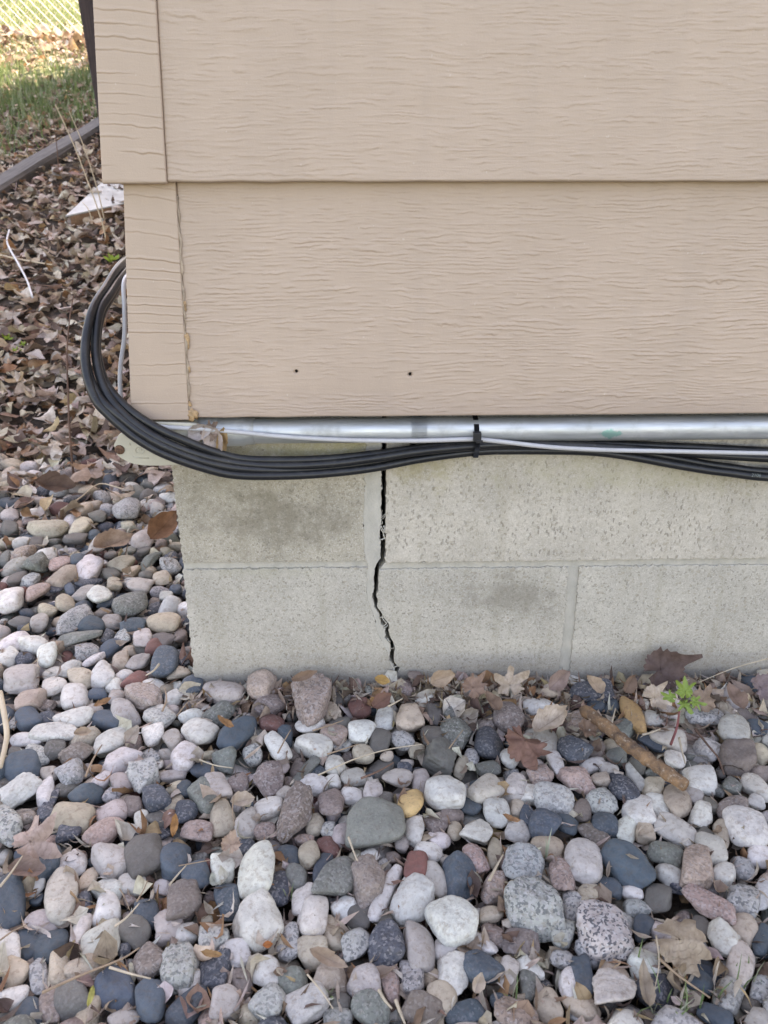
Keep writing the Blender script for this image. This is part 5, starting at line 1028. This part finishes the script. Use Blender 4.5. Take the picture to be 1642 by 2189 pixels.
# thick broken stick
sp_ = [at_z(1244, 1514, .018), at_z(1300, 1556, .022), at_z(1345, 1594, .023), at_z(1400, 1634, .022), at_z(1466, 1680, .020)]
P = catmull(sp_, 10); t_ = np.linspace(0, 1, len(P)); rr = .0062 * (1 + .22 * np.exp(-((t_ - .53) / .018) ** 2) - .1 * np.exp(-((t_ - .47) / .03) ** 2) + .09 * np.sin(t_ * 31) + .07 * np.sin(t_ * 67)); rr[0] *= .5; rr[1] *= .8
V, F = tube(P, rr, 18); V = V + .0004 * np.stack([vnoise(V[:, 0] * 400 + k * 9, V[:, 1] * 400, 80 + k) for k in range(3)], 1)
M_BARK = NT('orange_brown_bark'); v_ = M_BARK.obj(); n_ = M_BARK.noise(v_, 70, 5, .7); n2_ = M_BARK.noise(v_, 260, 4, .7)
M_BARK.col(M_BARK.mix(M_BARK.step(n2_, .55, .7), M_BARK.mix(M_BARK.step(n_, .38, .62), (.10, .06, .04), (.29, .165, .085)), (.36, .28, .21))); M_BARK.bump(n2_, .001, .8)
tag(mesh_np('broken_stick', V, F, M_BARK.m, None, True), 'thick orange-brown broken stick slanting over the stones below the seedling', 'stick')
# seedling
sb = at_z(1434, 1592, .008); st_ = at_y(1453, 1512, sb[1] + .004); sd_ = empty('green_seedling', 'small maple seedling with bright green toothed leaves on a red stem', 'seedling'); sd_.location = sb
mid = (sb + st_) / 2 + (.002, 0, 0); P = catmull([sb, mid, st_], 8) - sb; V, F = tube(P, np.linspace(.0014, .0009, len(P)), 8)
mesh_np('stem', V, F, plain('red_stem', (.22, .07, .07), .5), sd_, True)
for (px, py, s, rz_, tx_, ty_, q) in ((1464, 1478, 62, 1.45, 1.05, -.1, 1), (1436, 1492, 40, 2.5, .8, -.2, 2), (1462, 1505, 44, -1.3, .5, .1, 3), (1484, 1500, 40, -.1, .7, .2, 4)):
    p = at_y(px, py, st_[1] - .003); rg_ = np.random.default_rng(q); sc_ = s * (p - CAM).dot(Fv) / FPX
    L5 = [(0, .30, 1.0), (.82, .29, .85), (-.82, .29, .85), (1.75, .3, .55), (-1.75, .3, .55)]
    V, F, lp = lobed_leaf(sc_ * .62, rg_, L5, .40, (.25, .1, .3)); V = rot_euler(rot_euler(V, 0, 0, rz_), tx_, ty_, 0) + p - sb
    mesh_np('leaf', V, F, M_GREEN, sd_, True, {'col': np.tile((.17, .26, .06, 1), (len(V), 1)), 'lp': lp})
# tiny green blades between stones near the bottom right
rgb = np.random.default_rng(44); gp = []
for (cx, cy, n, sp) in ((1430, 2160, 22, 45), (1560, 2130, 10, 40), (1385, 2060, 4, 18), (1100, 2140, 3, 10), (700, 2140, 3, 8), (1170, 1835, 2, 5), (620, 1918, 2, 6)):
    for _ in range(n):
        p = at_z(cx + rgb.normal(0, sp), cy + rgb.normal(0, sp * .6), .0); gp.append((p[0], p[1], 0.0))
grass('gravel_grass', gp, rgb, (.010, .026), M_GRASS, 'sparse thin grass blades growing up between the stones', .3)
# fine litter: leaf crumbs, husks and straw bits caught between the stones
Vs, Fs, Ls, Cs = [], [], [], []; o = 0; n = 0
while n < 6500:
    zone = rgb.random()
    if zone < .24: px, py = rgb.uniform(900, 1642), 1452 + abs(rgb.normal(0, 55))
    elif zone < .40: px, py = rgb.uniform(400, 1000), 1460 + abs(rgb.normal(0, 25))
    elif zone < .52: px, py = rgb.uniform(-50, 380), rgb.uniform(960, 1250)
    else: px, py = rgb.uniform(-150, 1800), rgb.uniform(1300, 2350)
    p = at_z(px, py, 0)
    if p[0] > XL and p[1] > -.008: continue
    p = p + np.array((0, 0, float(hill(p[0], p[1])) + rgb.uniform(-.014, .006))); k = rgb.random(); L_ = rgb.uniform(.008, .024) * (1.3 if zone < .3 else 1)
    if k < .72: V, F, lp = leaf_arrays(L_ * 1.1, L_ * rgb.uniform(.08, .2), 'ovate', rgb, rgb.normal(0, .5, 3), .5, None, 5, 3)
    else: V, F, lp = leaf_arrays(L_, L_ * rgb.uniform(.4, .9), 'ovate', rgb, rgb.normal(0, .7, 3), rgb.uniform(-.6, .6), None, 5, 5)
    V = rot_euler(V, rgb.normal(0, .5), rgb.normal(0, .5), rgb.uniform(0, 6.28)) + p
    if p[0] > XL and V[:, 1].max() > -.001: V[:, 1] -= V[:, 1].max() + .001
    c = lcol(rgb); Vs.append(V); Fs.append(F + o); Ls.append(lp); Cs.append(np.tile((*np.clip(c, .02, .7), 1), (len(V), 1))); o += len(V); n += 1
tag(mesh_np('plant_crumbs', np.vstack(Vs), np.vstack(Fs), M_LEAF, None, True, {'col': np.vstack(Cs), 'lp': np.vstack(Ls)}), 'fine dry leaf crumbs and straw bits caught between the stones', 'plant debris', kind='stuff')
# debris caught behind the cables at the conduit coupling
for (px, py, s, kind, col, rz_, lab) in ((458, 940, 30, 'ovate', (.5, .42, .38), -1.0, 'pale dry leaf caught behind the cables at the conduit end'), (475, 948, 34, 'lance', (.42, .28, .14), 1.5, 'narrow brown leaf caught upright behind the cables'), (430, 922, 26, 'ovate', (.45, .40, .38), .4, 'small grey leaf scrap between cable loop and siding'), (447, 925, 24, 'oak', (.30, .22, .18), .9, 'tiny brown leaf scrap caught on the thin pale cable')):
    o_ = place_leaf(px, py, s, kind, col, lab, rz_, 1.3, .1, 0.0, seed=px, wall=-.034); p = at_y(px, py, -.034); o_.location = p
